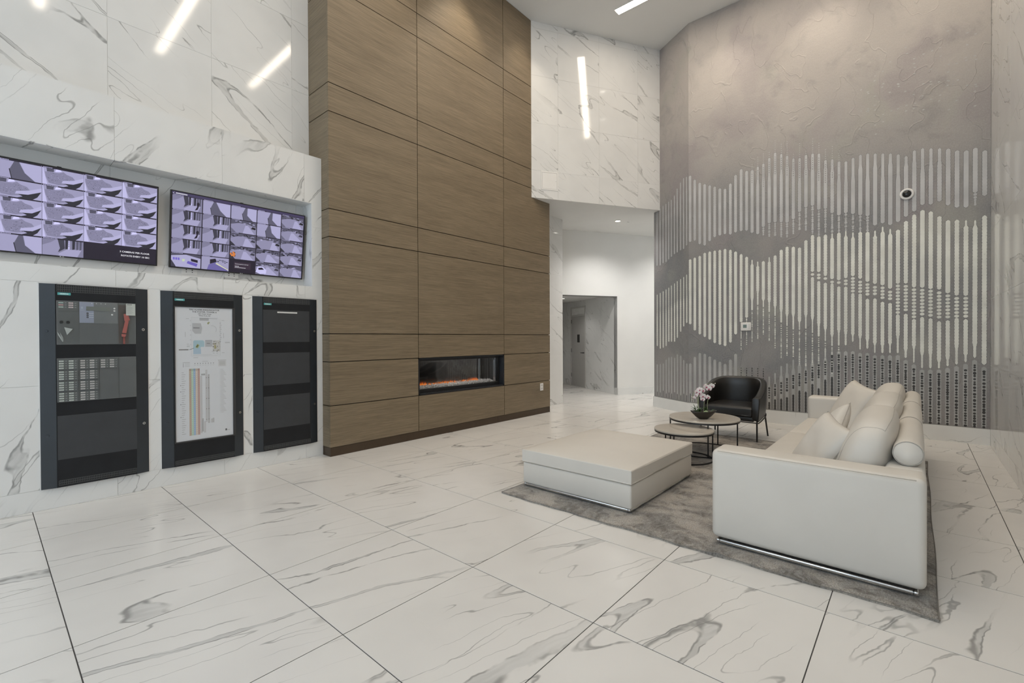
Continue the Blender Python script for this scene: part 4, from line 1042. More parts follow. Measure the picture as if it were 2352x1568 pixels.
ZB = 0.224
mo_ = Vector((FARX, 3.36, ZB))
mp = [(FARX, RGT + 0.002), (FARX + 0.011, RGT + 0.002), (FARX + 0.011, 3.36), tuple((E0 + Vector((0.011, 0.0, 0)))[:2]), tuple(E0[:2]), (FARX, 3.36)]
mural = obj('mural', MB().prism([(p[0] - mo_.x, p[1] - mo_.y) for p in mp], 0, CEIL - 0.003 - ZB), 'mural', loc=mo_)
tag(mural, 'tall grey plaster mural with vertical dripping pale bars and dark dots', 'mural')
def on_main(u, z, d): return (FARX - d - mo_.x, u - mo_.y, z - mo_.z)
def on_facet(u, z, d): p = C0 + FD * u + FN * d; return (p.x - mo_.x, p.y - mo_.y, z - mo_.z)
def add_bar(mb, at, u, z0, z1, hw, depth, scal=0.0, per=0.045, ph=0.0, tip_lo=None, tip_hi=None):
    """vertical capsule with optionally beaded edges and thinned tips"""
    if z1 - z0 < 0.01: return
    n = max(6, int((z1 - z0) / 0.015)); n = min(n, 110)
    rows = []
    for i in range(n + 1):
        t = i / n; z = z0 + (z1 - z0) * t
        w = hw
        if scal: w *= 1 - scal * abs(math.sin(PI * (z + ph) / per)) ** 3
        if tip_lo and z - z0 < tip_lo[0]: w *= tip_lo[1] + (1 - tip_lo[1]) * max(0, (z - z0) / tip_lo[0] - 0.75) / 0.25
        if tip_hi and z1 - z < tip_hi[0]: w *= tip_hi[1] + (1 - tip_hi[1]) * max(0, (z1 - z) / tip_hi[0] - 0.75) / 0.25
        for e in (z - z0, z1 - z):
            if e < w: w = math.sqrt(max(1e-7, w * w - (w - e) ** 2)) if e > 0 else 0.0015
        rows.append((z, max(w, 0.0015)))
    vs = []
    for z, w in rows: vs += [at(u - w, z, 0.0), at(u - w, z, depth), at(u + w, z, depth), at(u + w, z, 0.0)]
    fs = []
    for i in range(n):
        for k in range(3): a = i * 4 + k; fs.append((a, a + 1, a + 5, a + 4))
    mb.add(vs, fs)
def add_dot(mb, at, u, z, rx, rz, depth):
    k = 12
    vs = [at(u + rx * math.cos(2 * PI * i / k), z + rz * math.sin(2 * PI * i / k), depth) for i in range(k)] + [at(u + rx * math.cos(2 * PI * i / k), z + rz * math.sin(2 * PI * i / k), depth * 0.3) for i in range(k)]
    mb.add(vs, [tuple(range(k))] + [(i, k + i, k + (i + 1) % k, (i + 1) % k) for i in range(k)])
rg = random.Random(21)
light_dots, dark_dots, pale_dots, outl, faint = MB(), MB(), MB(), MB(), MB()
def bar_obj(mat, label=None, **kw):
    b = MB(); add_bar(b, **kw)
    if mat in ('bar_b', 'bar_a'):
        k2 = dict(kw); k2['hw'] += 0.0032; k2['z0'] -= 0.0032; k2['z1'] += 0.0032; k2['depth'] = 0.0007; add_bar(outl, **k2)
    if b.v: obj('mural_bar', b, mat, mural)
for i, (u, at_, ab, ad, bt, bb, ct) in enumerate(MURAL_MAIN):
    hw = 0.0262
    # band A: pale grey drips
    bar_obj('bar_a', at=on_main, u=u, z0=ab, z1=at_, hw=hw, depth=0.0016, scal=rg.choice((0, 0.1, 0.16)), ph=rg.random(), tip_hi=(rg.uniform(0.15, 0.45), 0.72) if 12 < i < 40 else None)
    if 12 <= i <= 26:
        z = at_ + 0.02
        for k in range(rg.randint(2, 7)): add_dot(pale_dots, on_main, u, z, 0.006, 0.006, 0.0014); z += 0.036
        z = at_ - 0.08
        for k in range(rg.randint(5, 11)): add_dot(dark_dots, on_main, u, z, 0.0035, 0.009, 0.0022); z -= 0.036
    if 24 < i < 43:
        z = at_ - 0.02
        for k in range(rg.randint(3, 6)): add_dot(pale_dots, on_main, u, z, 0.012, 0.018, 0.0024); z -= 0.045
    if 28 < i < 44:
        for k in range(rg.randint(3, 7)): add_dot(faint, on_main, u + rg.uniform(-0.01, 0.01), rg.uniform(4.75, 5.9) - 0.02 * abs(i - 38), 0.014, 0.008, 0.0006)
    if ad:
        z = ab - 0.02
        while z > ad: r = rg.uniform(0.010, 0.019); add_dot(pale_dots, on_main, u, z, r, r * 1.05, 0.0016); z -= 2.05 * r + rg.uniform(-0.004, 0.006)
    # band B: cream bars, beaded, broken into dots in the lower right
    lo = (rg.uniform(0.12, 0.30), rg.uniform(0.35, 0.65)) if 11 < i < 44 else None
    hi = (0.10, 0.4) if i in (12, 13, 15, 25, 27, 28, 31, 32, 33, 42, 43) else None
    sc = rg.choice((0.05, 0.16, 0.22)) if i > 3 else 0.12
    if 22 <= i <= 42:
        mid = 2.52 - 0.035 * (i - 22) if i <= 30 else (2.24 - 0.037 * (i - 30) if i <= 37 else 1.98 - 0.02 * (i - 37))
        mid += rg.uniform(-0.03, 0.03); half = (0.045 if i < 28 else 0.11 if i < 34 else 0.21 if i < 40 else 0.17) + rg.uniform(-0.015, 0.03)
        bar_obj('bar_b', at=on_main, u=u, z0=mid + half, z1=bt, hw=hw, depth=0.002, scal=sc, ph=rg.random(), tip_hi=hi)
        bar_obj('bar_b', at=on_main, u=u, z0=bb, z1=mid - half, hw=hw * 0.94, depth=0.002, scal=0.2, ph=rg.random(), tip_lo=lo)
        z = mid + half - 0.028 - rg.uniform(0, 0.02)
        while z > mid - half + 0.02: add_dot(light_dots, on_main, u, z, 0.0255, 0.0215, 0.002); z -= 0.050
    else:
        bar_obj('bar_b', at=on_main, u=u, z0=bb, z1=bt, hw=hw, depth=0.002, scal=sc, ph=rg.random(), tip_lo=lo, tip_hi=hi)
    if 10 <= i <= 26:
        z = bb - 0.03; end = bb - rg.uniform(0.45, 0.62)
        while z > end: r = rg.uniform(0.006, 0.0115); add_dot(light_dots, on_main, u, z, r, r * rg.choice((1.0, 1.0, 2.2)), 0.0018); z -= 3.1 * r + 0.006
    # band C: mid grey bars with charcoal beads
    if ct:
        bar_obj('bar_c', at=on_main, u=u, z0=ZB + 0.004, z1=ct, hw=hw * (1.0 if i > 18 else 0.96), depth=0.0014, scal=0.12 if i > 18 else 0.05, ph=rg.random(), tip_hi=(0.2, 0.5) if 14 < i < 26 else None)
    if i < 10:
        add_bar(dark_dots, on_main, u, ZB + 0.006, ZB + rg.uniform(0.11, 0.20), 0.0075, 0.0026)
    elif i < 15:
        z = ZB + 0.04
        while z < 0.95: add_dot(dark_dots if z > 0.75 or z < 0.5 else light_dots, on_main, u, z, 0.008, rg.uniform(0.008, 0.02), 0.0026); z += 0.042
    else:
        z = ZB + 0.02; top = ct - 0.06 if i > 24 else (0.62 + 0.055 * (i - 15))
        if 15 <= i < 26:
            add_bar(dark_dots, on_main, u, ZB + 0.004, ZB + 0.10 + 0.05 * (i - 14) * rg.uniform(0.7, 1.0), 0.016, 0.0028, scal=0.25, per=0.05); z = ZB + 0.16 + 0.05 * (i - 14)
        while z < top: r = rg.uniform(0.012, 0.0175); add_dot(dark_dots, on_main, u, z, r, r * rg.uniform(0.9, 1.3), 0.0028); z += r * 2 + rg.choice((0.002, 0.010, 0.016))
for i, (u, at_, ab, ad, bt, bb, ct) in enumerate(MURAL_FACET):
    hw = 0.022
    bar_obj('bar_a', at=on_facet, u=u, z0=ab, z1=at_, hw=hw, depth=0.0016, scal=0.1, ph=rg.random(), tip_hi=(0.3, 0.7))
    bar_obj('bar_b', at=on_facet, u=u, z0=bb, z1=bt, hw=hw, depth=0.002, scal=0.2, ph=rg.random(), tip_hi=(0.5, 0.6))
    bar_obj('bar_c', at=on_facet, u=u, z0=ZB + 0.004, z1=ct, hw=hw, depth=0.0014, scal=0.05)
    add_bar(dark_dots, on_facet, u, ZB + 0.006, ZB + rg.uniform(0.10, 0.17), 0.008, 0.0026)
for nm, mb_, mt in (('bar_outlines', outl, 'bar_line'), ('faint_dots', faint, 'bar_c'), ('pale_dots', pale_dots, 'bar_a'), ('cream_dots', light_dots, 'bar_b'), ('charcoal_dots', dark_dots, 'bar_d')):
    o = obj(nm, mb_, mt, mural); o['kind'] = 'stuff'

# things fixed to the mural
th = thing('thermostat', 'white wall thermostat with small green display on the mural', 'thermostat', (FARX - 0.0035, 2.325, 1.692))
rounded('housing', -0.028, 0.0, -0.086, 0.086, -0.075, 0.075, 0.012, 3, 'white_plastic', th)
obj('display', MB().box(-0.030, -0.027, -0.016, 0.044, -0.024, 0.034), 'lcd', th)
obj('button_strip', MB().box(-0.0295, -0.027, -0.060, -0.052, -0.05, 0.05), 'frame_paint', th)
dm = thing('dome_camera', 'white ringed dome security camera high on the mural', 'camera', (FARX - 0.0035, 0.116, 3.62))
ringp = [(0.0, 0.0), (0.080, 0.0), (0.084, 0.012), (0.078, 0.026), (0.062, 0.034), (0.056, 0.026), (0.0, 0.024)]
def lathe_x(prof, seg=36):
    b = MB(); b.lathe(prof, seg); b.v = [(-z, x, y) for (x, y, z) in b.v]; return b
obj('ring', lathe_x(ringp), 'white_plastic', dm, smooth=True)
obj('dome', lathe_x([(0.054 * math.cos(a), 0.020 + 0.036 * math.sin(a)) for a in [PI / 2 * k / 8 for k in range(8)]] + [(0.002, 0.056)]), 'dark_glass', dm, smooth=True)

# access hatch on the bulkhead
hp = P0 + AX * 0.20 - BX * 0.001
ha = thing('access_hatch', 'small square white access hatch low on the marble bulkhead', 'hatch', (hp.x, hp.y, 4.385), math.radians(-30))
obj('frame', MB().box(0, 0.36, -0.008, 0, 0, 0.022).box(0, 0.36, -0.008, 0, 0.338, 0.36).box(0, 0.022, -0.008, 0, 0.022, 0.338).box(0.338, 0.36, -0.008, 0, 0.022, 0.338), 'white_plastic', ha)
dr = obj('door', MB().box(0.026, 0.334, -0.006, 0, 0.026, 0.334), 'white_plastic', ha)
obj('latch', MB().tube([(0.315, -0.0055, 0.18), (0.315, -0.0085, 0.18)], 0.007, 10), 'frame_paint', dr)
# intercom box on the end of the marble wall
ic = thing('intercom', 'slim white wall box on the marble wall end beside the passage', 'intercom', (8.792, 6.20, 1.16))
rounded('housing', 0.0, 0.055, 0.0, 0.16, 0.0, 0.58, 0.008, 2, 'white_plastic', ic)
obj('keypad', MB().box(0.054, 0.058, 0.03, 0.13, 0.12, 0.40), 'frame_paint', ic)

# passage door
dq = W0 + BX * DS0
d1 = bpy.data.objects.new('door_1', None); COL.objects.link(d1); d1.location = dq; d1.rotation_euler = (0, 0, math.atan2(BX.y, BX.x)); d1['kind'] = 'structure'
d1['label'] = 'grey flush door with transom and small dark window in the passage'
dw = DS1 - DS0
obj('door_frame', MB().box(0, 0.05, -0.05, 0.02, 0, DH).box(dw - 0.05, dw, -0.05, 0.02, 0, DH).box(0.05, dw - 0.05, -0.05, 0.02, DH - 0.05, DH).box(0.05, dw - 0.05, -0.05, 0.02, 2.165, 2.205), 'frame_paint', d1)
lf = obj('door_leaf', MB().box(0.052, dw - 0.052, -0.03, 0.0, 0.008, 2.163), 'grey_paint', d1)
obj('vision_pane', MB().box(0.40, 0.56, -0.032, 0.003, 1.36, 1.60), 'dark_glass', lf)
obj('lever_handle', MB().tube([(0.11, 0.0, 1.05), (0.11, 0.05, 1.05), (0.24, 0.05, 1.05)], 0.012, 8), 'black', lf)
obj('hinge', MB().box(dw - 0.056, dw - 0.048, -0.002, 0.012, 0.28, 0.40).box(dw - 0.056, dw - 0.048, -0.002, 0.012, 1.05, 1.17).box(dw - 0.056, dw - 0.048, -0.002, 0.012, 1.95, 2.07), 'black', lf)
obj('transom_panel', MB().box(0.05, dw - 0.05, -0.025, -0.01, 2.205, DH - 0.05), plain('transom', (0.24, 0.235, 0.225), 0.4), d1)

# ================================================================== CEILING LIGHTS
for k, xc in enumerate((0.73, 2.53, 4.33, 6.11, 7.890)):
    lab = ('linear ceiling light reflected nearest the photo edge in the left marble', 'linear ceiling light reflected in the middle of the upper left marble',
           'linear ceiling light reflected in the left marble closest to the fireplace', 'linear ceiling light out of view high above the ottoman',
           'linear ceiling light in view above the marble bulkhead')[k]
    t = thing('linear_light', lab, 'ceiling light', (xc, 2.18, CEIL), 0, 'linear ceiling lights')
    L = 2.07; w = 0.078
    obj('frame', MB().box(-w - 0.012, -w, -L - 0.012, L + 0.012, -0.012, 0.0).box(w, w + 0.012, -L - 0.012, L + 0.012, -0.012, 0.0).box(-w, w, -L - 0.012, -L, -0.012, 0.0).box(-w, w, L, L + 0.012, -0.012, 0.0), 'white_plastic', t)
    obj('diffuser', MB().box(-w, w, -L, L, -0.008, -0.001), 'strip', t)
def downlight(loc, label, group, watts, cone=1.2, aim=(0, 0, -1), r=0.06, color=(1.0, 0.975, 0.94)):
    t = thing('downlight', label, 'downlight', loc, 0, group)
    b = MB(); b.lathe([(r, -0.001), (r + 0.018, -0.001), (r + 0.018, -0.008), (r, -0.010)], 28); b.f = b.f[:-2]
    obj('trim_ring', b, 'white_plastic', t, smooth=True)
    obj('lens', MB().lathe([(r, -0.001), (r, -0.004)], 24), 'lamp', t)
    d = bpy.data.lights.new('downlight_beam', 'SPOT'); d.energy = watts; d.spot_size = cone; d.spot_blend = 0.8; d.color = color; d.shadow_soft_size = r
    o = bpy.data.objects.new('downlight_beam', d); COL.objects.link(o); o.parent = t; o.location = (0, 0, -0.02)
    o.rotation_euler = Vector(aim).to_track_quat('-Z', 'Y').to_euler()
    return t
downlight((9.75, 5.24, SOF), 'round downlight in the low corridor ceiling', 'corridor downlights', 170, 2.4)
for q in (1.7, 2.9):
    p_ = Q + AX * q + BX * 1.0
    downlight((p_.x, p_.y, SOF), 'added unseen corridor light %s round the corner' % ('just' if q < 2 else 'farther'), 'corridor downlights', 90, 2.4)  # extra lamps added out of view to light the corridor
p_ = W0 - AX * 0.85 + BX * 1.5
downlight((p_.x, p_.y, 2.63), 'unseen downlight added to brighten the passage', 'added passage lights', 24, 2.4)  # lamp added out of sight to lift the dark passage
for x_ in (3.6, 5.15, 6.7):
    downlight((x_, 5.02, CEIL), 'downlight above the %s part of the timber fireplace top' % {3.6: 'left', 5.15: 'middle', 6.7: 'right'}[x_], 'fireplace wall washers', SPOT_W * (2.0 if x_ == 5.15 else 1.0), 1.25, (0, 0.22, -1), color=(1.0, 0.87, 0.70))
for y_ in (2.7, 1.2, -0.2):
    downlight((8.35, y_, CEIL), 'downlight above the %s part of the mural top' % {2.7: 'left', 1.2: 'middle', -0.2: 'right'}[y_], 'mural wall washers', SPOT_W, 1.35, (0.25, 0, -1), color=(1.0, 0.87, 0.70))
sp = thing('sprinkler', 'tiny sprinkler head beside the corridor downlight', 'sprinkler', (10.00, 5.10, SOF))
obj('rosette', MB().lathe([(0.0, -0.0005), (0.03, -0.0005), (0.028, -0.006), (0.0, -0.008)], 18), 'white_plastic', sp)
obj('head', MB().tube([(0, 0, -0.007), (0, 0, -0.03)], 0.006, 8).lathe([(0.0, -0.030), (0.016, -0.030), (0.016, -0.033), (0.0, -0.033)], 14), 'chrome', sp)

# ================================================================== RUG
RX0, RX1, RY0, RY1, RT = 3.295, 7.40, -0.095, 3.026, 0.016
rmb = MB(); nx, ny = 110, 84
rr = random.Random(2)
def rug_pt(i, j):
    u, v = i / nx, j / ny
    x = RX0 + (RX1 - RX0) * u; y = RY0 + (RY1 - RY0) * v
    z = RT + 0.0018 * math.sin(x * 31 + y * 17) * math.sin(y * 23 - x * 9)
    ex = min(i, nx - i); ey = min(j, ny - j)
    if i == 0: x += 0.006 * math.sin(y * 9) + 0.004 * math.sin(y * 23)
    if j == 0: y += 0.004 * math.sin(x * 4)
    if min(ex, ey) == 0: z = 0.012
    curl = math.exp(-((y - 1.02) / 0.06) ** 2) * max(0, 1 - i / 3.0)
    return (x, y, z + 0.018 * curl)
top = [rug_pt(i, j) for i in range(nx + 1) for j in range(ny + 1)]
N = ny + 1
fs = [(i * N + j, (i + 1) * N + j, (i + 1) * N + j + 1, i * N + j + 1) for i in range(nx) for j in range(ny)]
rmb.add(top, fs)
edge = [(i, 0) for i in range(nx)] + [(nx, j) for j in range(ny)] + [(i, ny) for i in range(nx, 0, -1)] + [(0, j) for j in range(ny, 0, -1)]
b0 = len(rmb.v); rmb.v += [(rmb.v[i * N + j][0], rmb.v[i * N + j][1], 0.0005) for i, j in edge]
ne = len(edge)
for k in range(ne):
    a, b = edge[k], edge[(k + 1) % ne]
    rmb.f.append((a[0] * N + a[1], b0 + k, b0 + (k + 1) % ne, b[0] * N + b[1]))
rug = obj('rug', rmb, 'rug', smooth=True)
tag(rug, 'large mottled grey-brown rug under the sofa and ottoman', 'rug')
bind = MB(); bind.tube([(rmb.v[i * N + j][0], rmb.v[i * N + j][1], rmb.v[i * N + j][2]) for i, j in edge] + [rmb.v[0]], 0.0032, 6, cap=False)
obj('binding', bind, plain('rug_binding', (0.22, 0.205, 0.185), 0.8), rug)

# ================================================================== SOFA AND OTTOMAN
FZ = 0.018
def rail(t, x0, x1, y0, y1):
    """bright metal strip around the foot, its outer face just proud of the upholstery"""
    zz = FZ + 0.010; w = 0.022
    for (xa, xb, ya, yb) in ((x0, x0 + w, y0 + w, y1 - w), (x1 - w, x1, y0 + w, y1 - w), (x0, x1, y0, y0 + w), (x0, x1, y1 - w, y1)):
        rounded('chrome_rail', xa, xb, ya, yb, zz, zz + 0.024, 0.006, 2, 'chrome', t)
    for (p, q) in ((x0 + 0.3, y0 + 0.3), (x1 - 0.3, y0 + 0.3), (x0 + 0.3, y1 - 0.3), (x1 - 0.3, y1 - 0.3)):
        obj('foot', MB().box(p - 0.04, p + 0.04, q - 0.04, q + 0.04, FZ, FZ + 0.06), 'black', t)
def piping(name, pts, t, r=0.0035, closed=True):
    b = MB(); b.tube(pts + ([pts[0]] if closed else []), r, 6, cap=not closed); return obj(name, b, 'seam', t, smooth=True)
def swell(cx, cy, ztop, hx, hy, amt):
    def f(p):
        x, y, z = p
        if z > ztop - 0.05:
            u = max(-1, min(1, (x - cx) / hx)); v = max(-1, min(1, (y - cy) / hy))
            z += amt * (1 - u ** 4) * (1 - v ** 4) * (z - ztop + 0.05) / 0.05
        return (x, y, z)
    return f
ot = thing('ottoman', 'large square cream leather ottoman on the rug', 'ottoman', (0, 0, 0))
OX0, OX1, OY0, OY1 = 3.575, 4.965, 1.803, 2.985
rounded('base', OX0, OX1, OY0, OY1, FZ + 0.032, 0.257, 0.018, 3, 'leather', ot)
rounded('cushion', OX0 - 0.006, OX1 + 0.006, OY0 - 0.006, OY1 + 0.006, 0.262, 0.384, 0.026, 4, 'leather', ot, subdiv=14, puff=swell((OX0 + OX1) / 2, (OY0 + OY1) / 2, 0.384, 0.70, 0.60, 0.046))
zz = 0.372
piping('piping', [(OX0 - 0.003, OY0 + 0.01, zz), (OX1 - 0.02, OY0 - 0.003, zz), (OX1 + 0.003, OY0 + 0.02, zz), (OX1 + 0.003, OY1 - 0.02, zz), (OX1 - 0.02, OY1 + 0.003, zz), (OX0 + 0.02, OY1 + 0.003, zz), (OX0 - 0.003, OY1 - 0.02, zz)], ot, 0.003)
rail(ot, OX0 + 0.004, OX1 - 0.004, OY0 + 0.012, OY1 - 0.012)
ot.location = (0, 0, 0)

so = thing('sofa', 'long low cream leather sofa seen from its end on the rug', 'sofa', (0, 0, 0))
SX0, SX1, SX2, SX3, SY0, SY1, SZ = 3.468, 3.722, 7.400, 7.650, -0.045, 1.122, 0.694
rounded('arm', SX0, SX1, SY0, SY1, FZ + 0.040, SZ, 0.042, 5, 'leather', so)
rounded('arm', SX2, SX3, SY0, SY1, FZ + 0.040, SZ, 0.042, 5, 'leather', so)
rounded('back', SX1 - 0.02, SX2 + 0.02, SY0 + 0.002, 0.155, FZ + 0.042, SZ - 0.002, 0.035, 4, 'leather', so)
rounded('seat_base', SX1 - 0.01, SX2 + 0.01, 0.10, SY1 - 0.02, FZ + 0.040, 0.262, 0.02, 3, 'leather', so)
ns = 3; sw = (SX2 - SX1) / ns
for k in range(ns):
    a, b = SX1 + k * sw + 0.003, SX1 + (k + 1) * sw - 0.003
    rounded('seat_cushion', a, b, 0.158, SY1 - 0.004, 0.266, 0.402, 0.035, 4, 'leather', so, subdiv=8, puff=swell((a + b) / 2, 0.64, 0.402, sw / 2, 0.48, 0.022))
piping('piping', [(SX0 + 0.004, SY1 - 0.045, SZ - 0.010), (SX0 + 0.004, SY0 + 0.045, SZ - 0.010)], so, 0.0017, False)
rail(so, SX0 + 0.006, SX3 - 0.006, SY0 + 0.035, SY1 - 0.035)
# loose back cushions
for k, lab in enumerate(('plump cream back cushion nearest the near sofa arm', 'plump cream back cushion in the middle of the sofa', 'plump cream back cushion nearest the far sofa arm')):
    c = SX1 + (k + 0.5) * sw
    def lean(p, s=k):
        x, y, z = p
        w = 1 - 0.10 * (x / 0.6) ** 4
        y = y * (1.0 - 0.18 * (z / 0.29)) - 0.24 * z
        z = z * w + 0.008 * math.sin(x * 9 + s) * (z > 0)
        return (x, y, z)
    b = superell(0, 0, 0, sw / 2 - 0.012, 0.160, 0.280, 0.62, 0.66, 56, 44, lean)
    o = obj('back_cushion', b, 'leather', None, (c, 0.268, 0.690), smooth=True); tag(o, lab, 'cushion', 'back cushions of the sofa')
    sm = MB(); 
    # welt line along the rear top edge, sampled on the cushion surface
    def surf(x, th):
        def sp_(v, e): return math.copysign(abs(v) ** e, v)
        ph = math.asin(max(-1, min(1, math.copysign(abs(x / (sw / 2 - 0.012)) ** (1 / 0.62), x))))
        y = 0.160 * sp_(math.cos(ph), 0.62) * sp_(math.cos(th), 0.66); z = 0.280 * sp_(math.cos(ph), 0.62) * sp_(math.sin(th), 0.66)
        return lean((x, y, z))
    th0 = math.radians(118)
    line_ = [surf(-0.50 + i * 0.025, th0) for i in range(41)]
    sm.tube(line_, 0.0016, 5); obj('welt', sm, 'seam', o, smooth=True)
    sm = MB(); sm.tube([surf(-0.50, math.radians(118 - 4 * i)) for i in range(32)], 0.0015, 5); obj('welt', sm, 'seam', o, smooth=True)
# bolsters on the back
br = 0.076
for k, lab in enumerate(('cream bolster roll nearest the camera on the sofa back', 'cream bolster roll in the middle of the sofa back', 'cream bolster roll farthest from the camera on the sofa back')):
    a = SX1 + 0.055 + k * 1.20; ln = 1.185
    t = thing('bolster', lab, 'cushion', (a, 0.040, SZ + 0.0005), 0, 'bolster rolls on the sofa back')
    prof = [(0.0, 0.0), (br * 0.90, 0.004), (br, 0.022)] + [(br * (1 + 0.05 * math.sin(PI * q / 10)), 0.022 + (ln - 0.044) * q / 10) for q in range(1, 10)] + [(br, ln - 0.022), (br * 0.90, ln - 0.004), (0.0, ln)]
    b = MB(); b.lathe(prof, 32); b.v = [(z, x, y + br) for (x, y, z) in b.v]
    obj('roll', b, 'leather', t, smooth=True)
    for xe in (0.010, ln - 0.010):
        piping('piping', [(xe, br * 0.975 * math.cos(2 * PI * q / 40), br + br * 0.975 * math.sin(2 * PI * q / 40)) for q in range(40)], t, 0.0028)
# scatter pillows
def pillow(loc, normal, upv, s, tk, lab, seed):
    n = Vector(normal).normalized(); y = Vector(upv); y = (y - n * y.dot(n)).normalized(); x = y.cross(n)
    rg_ = random.Random(seed); b = MB(); g = 22
    ph = [rg_.uniform(0, 6) for _ in range(4)]
    for sgn in (1, -1):
        vs = []
        for i in range(g + 1):
            for j in range(g + 1):
                u, v = -1 + 2 * i / g, -1 + 2 * j / g
                pin = 1 - 0.07 * (1 - u * u) ** 1.5 * abs(v) ** 6 - 0.0
                pin2 = 1 - 0.07 * (1 - v * v) ** 1.5 * abs(u) ** 6
                h = tk * (max(0, 1 - u ** 4)) ** 0.55 * (max(0, 1 - v ** 4)) ** 0.55
                h += 0.010 * math.sin(5 * u + ph[0] + 2 * v) * math.sin(4 * v + ph[1]) * (1 - u * u) * (1 - v * v) * sgn
                h *= 1 - 0.25 * math.exp(-((u - 0.85) ** 2 + (v - 0.85) ** 2) * 6)
                p = x * (u * s * pin2) + y * (v * s * pin) + n * (sgn * h * 0.5)
                vs.append(tuple(p))
        fs = [(i * (g + 1) + j, (i + 1) * (g + 1) + j, (i + 1) * (g + 1) + j + 1, i * (g + 1) + j + 1) for i in range(g) for j in range(g)]
        if sgn < 0: fs = [q[::-1] for q in fs]
        b.add(vs, fs)
    me = b.mesh('throw_pillow'); bm = bmesh.new(); bm.from_mesh(me); bmesh.ops.remove_doubles(bm, verts=bm.verts, dist=0.0005); bm.to_mesh(me); bm.free()
    o = link('throw_pillow', me, 'leather', None, loc, smooth=True); tag(o, lab, 'pillow', 'scatter pillows on the sofa')
    e = [tuple(x * (u * s * (1 - 0.07 * (1 - v * v) ** 1.5 * abs(u) ** 6)) + y * (v * s * (1 - 0.07 * (1 - u * u) ** 1.5 * abs(v) ** 6)))
         for u, v in [(-1 + k / 10, -1) for k in range(20)] + [(1, -1 + k / 10) for k in range(20)] + [(1 - k / 10, 1) for k in range(20)] + [(-1, 1 - k / 10) for k in range(20)]]
    piping('seam', e, o, 0.0022)
    return o
pillow((4.11, 0.545, 0.662), (-0.42, 0.76, 0.48), (0.10, -0.5, 0.8), 0.255, 0.15, 'cream scatter pillow leaning just behind the near sofa arm', 1)
pillow((4.80, 0.575, 0.665), (-0.25, 0.82, 0.50), (-0.60, -0.4, 0.7), 0.225, 0.14, 'cream scatter pillow tucked behind the nearest scatter pillow', 2)
pillow((6.95, 0.585, 0.665), (-0.48, 0.72, 0.42), (0.1, -0.45, 0.85), 0.285, 0.19, 'large cream scatter pillow in the far corner of the sofa', 3)

# ================================================================== NESTING TABLES
def table(cx, cy, r, z, legs, lab, base):
    t = thing('coffee_table', lab, 'table', (cx, cy, base), 0, 'nesting coffee tables')
    h = z - base
    b = MB(); b.lathe([(0.0, h - 0.020), (r - 0.003, h - 0.020), (r, h - 0.016), (r, h - 0.003), (r - 0.003, h), (0.0, h)], 72)
    obj('tabletop', b, 'table_top', t)
    rg_ = MB(); rg_.lathe([(r - 0.014, h - 0.0402), (r - 0.002, h - 0.0402), (r - 0.002, h - 0.0202), (r - 0.014, h - 0.0202), (r - 0.014, h - 0.0402)], 64); rg_.f = rg_.f[:-2]
    obj('rim', rg_, 'black', t)
    bs = MB(); bs.lathe([(r - 0.016, 0.001), (r - 0.001, 0.001), (r - 0.001, 0.013), (r - 0.016, 0.013), (r - 0.016, 0.001)], 64); bs.f = bs.f[:-2]
    obj('base_ring', bs, 'black', t)
    for a in legs:
        a = math.radians(a); px, py = (r - 0.009) * math.cos(a), (r - 0.009) * math.sin(a)
        obj('leg', MB().tube([(px, py, 0.012), (px, py, h - 0.039)], 0.0085, 10), 'black', t)
    return t
table(6.224, 2.101, 0.432, 0.46, (-6, -54, 122, 205), 'larger higher round stone-topped coffee table holding the orchid', RT + 0.003)
table(5.676, 2.158, 0.346, 0.38, (-58, 62, 182), 'smaller lower round stone-topped coffee table behind the ottoman', RT + 0.003)

# ================================================================== ORCHID
orx, ory, orz = 6.04, 2.045, 0.4605
oc = thing('potted_orchid', 'pink and white orchid in a dark boat-shaped bowl on the coffee table', 'plant', (orx, ory, orz), math.radians(-48.9))
# local x runs across the view, local y away from the camera
bw = MB(); nseg = 40; vs = []
prof = [(0.30, 0.0), (0.36, 0.004), (0.62, 0.035), (0.86, 0.070), (1.0, 0.100)]
for q, z in prof + [(0.97, 0.0995), (0.82, 0.068), (0.5, 0.04), (0.01, 0.036)]:
    for k in range(nseg):
        a = 2 * PI * k / nseg; c, s = math.cos(a), math.sin(a)
        tip = abs(c) ** 3
        x = q * 0.155 * c * (1 + 0.10 * tip * q); y = q * 0.062 * s
        vs.append((x, y, z + (0.010 * tip if z > 0.06 else 0)))
R_ = len(prof) + 4
fs = [(i * nseg + k, i * nseg + (k + 1) % nseg, (i + 1) * nseg + (k + 1) % nseg, (i + 1) * nseg + k) for i in range(R_ - 1) for k in range(nseg)] + [tuple(range(nseg))[::-1]]
obj('bowl', bw.add(vs, fs), 'bowl', oc, smooth=True)
obj('moss', MB().lathe([(0.0, 0.085), (1.0, 0.078), (1.0, 0.060), (0.0, 0.055)], 24, 0.112, 0.046), plain('moss', (0.05, 0.075, 0.03), 0.9, var=0.5, vscale=60), oc)
rl = random.Random(9)
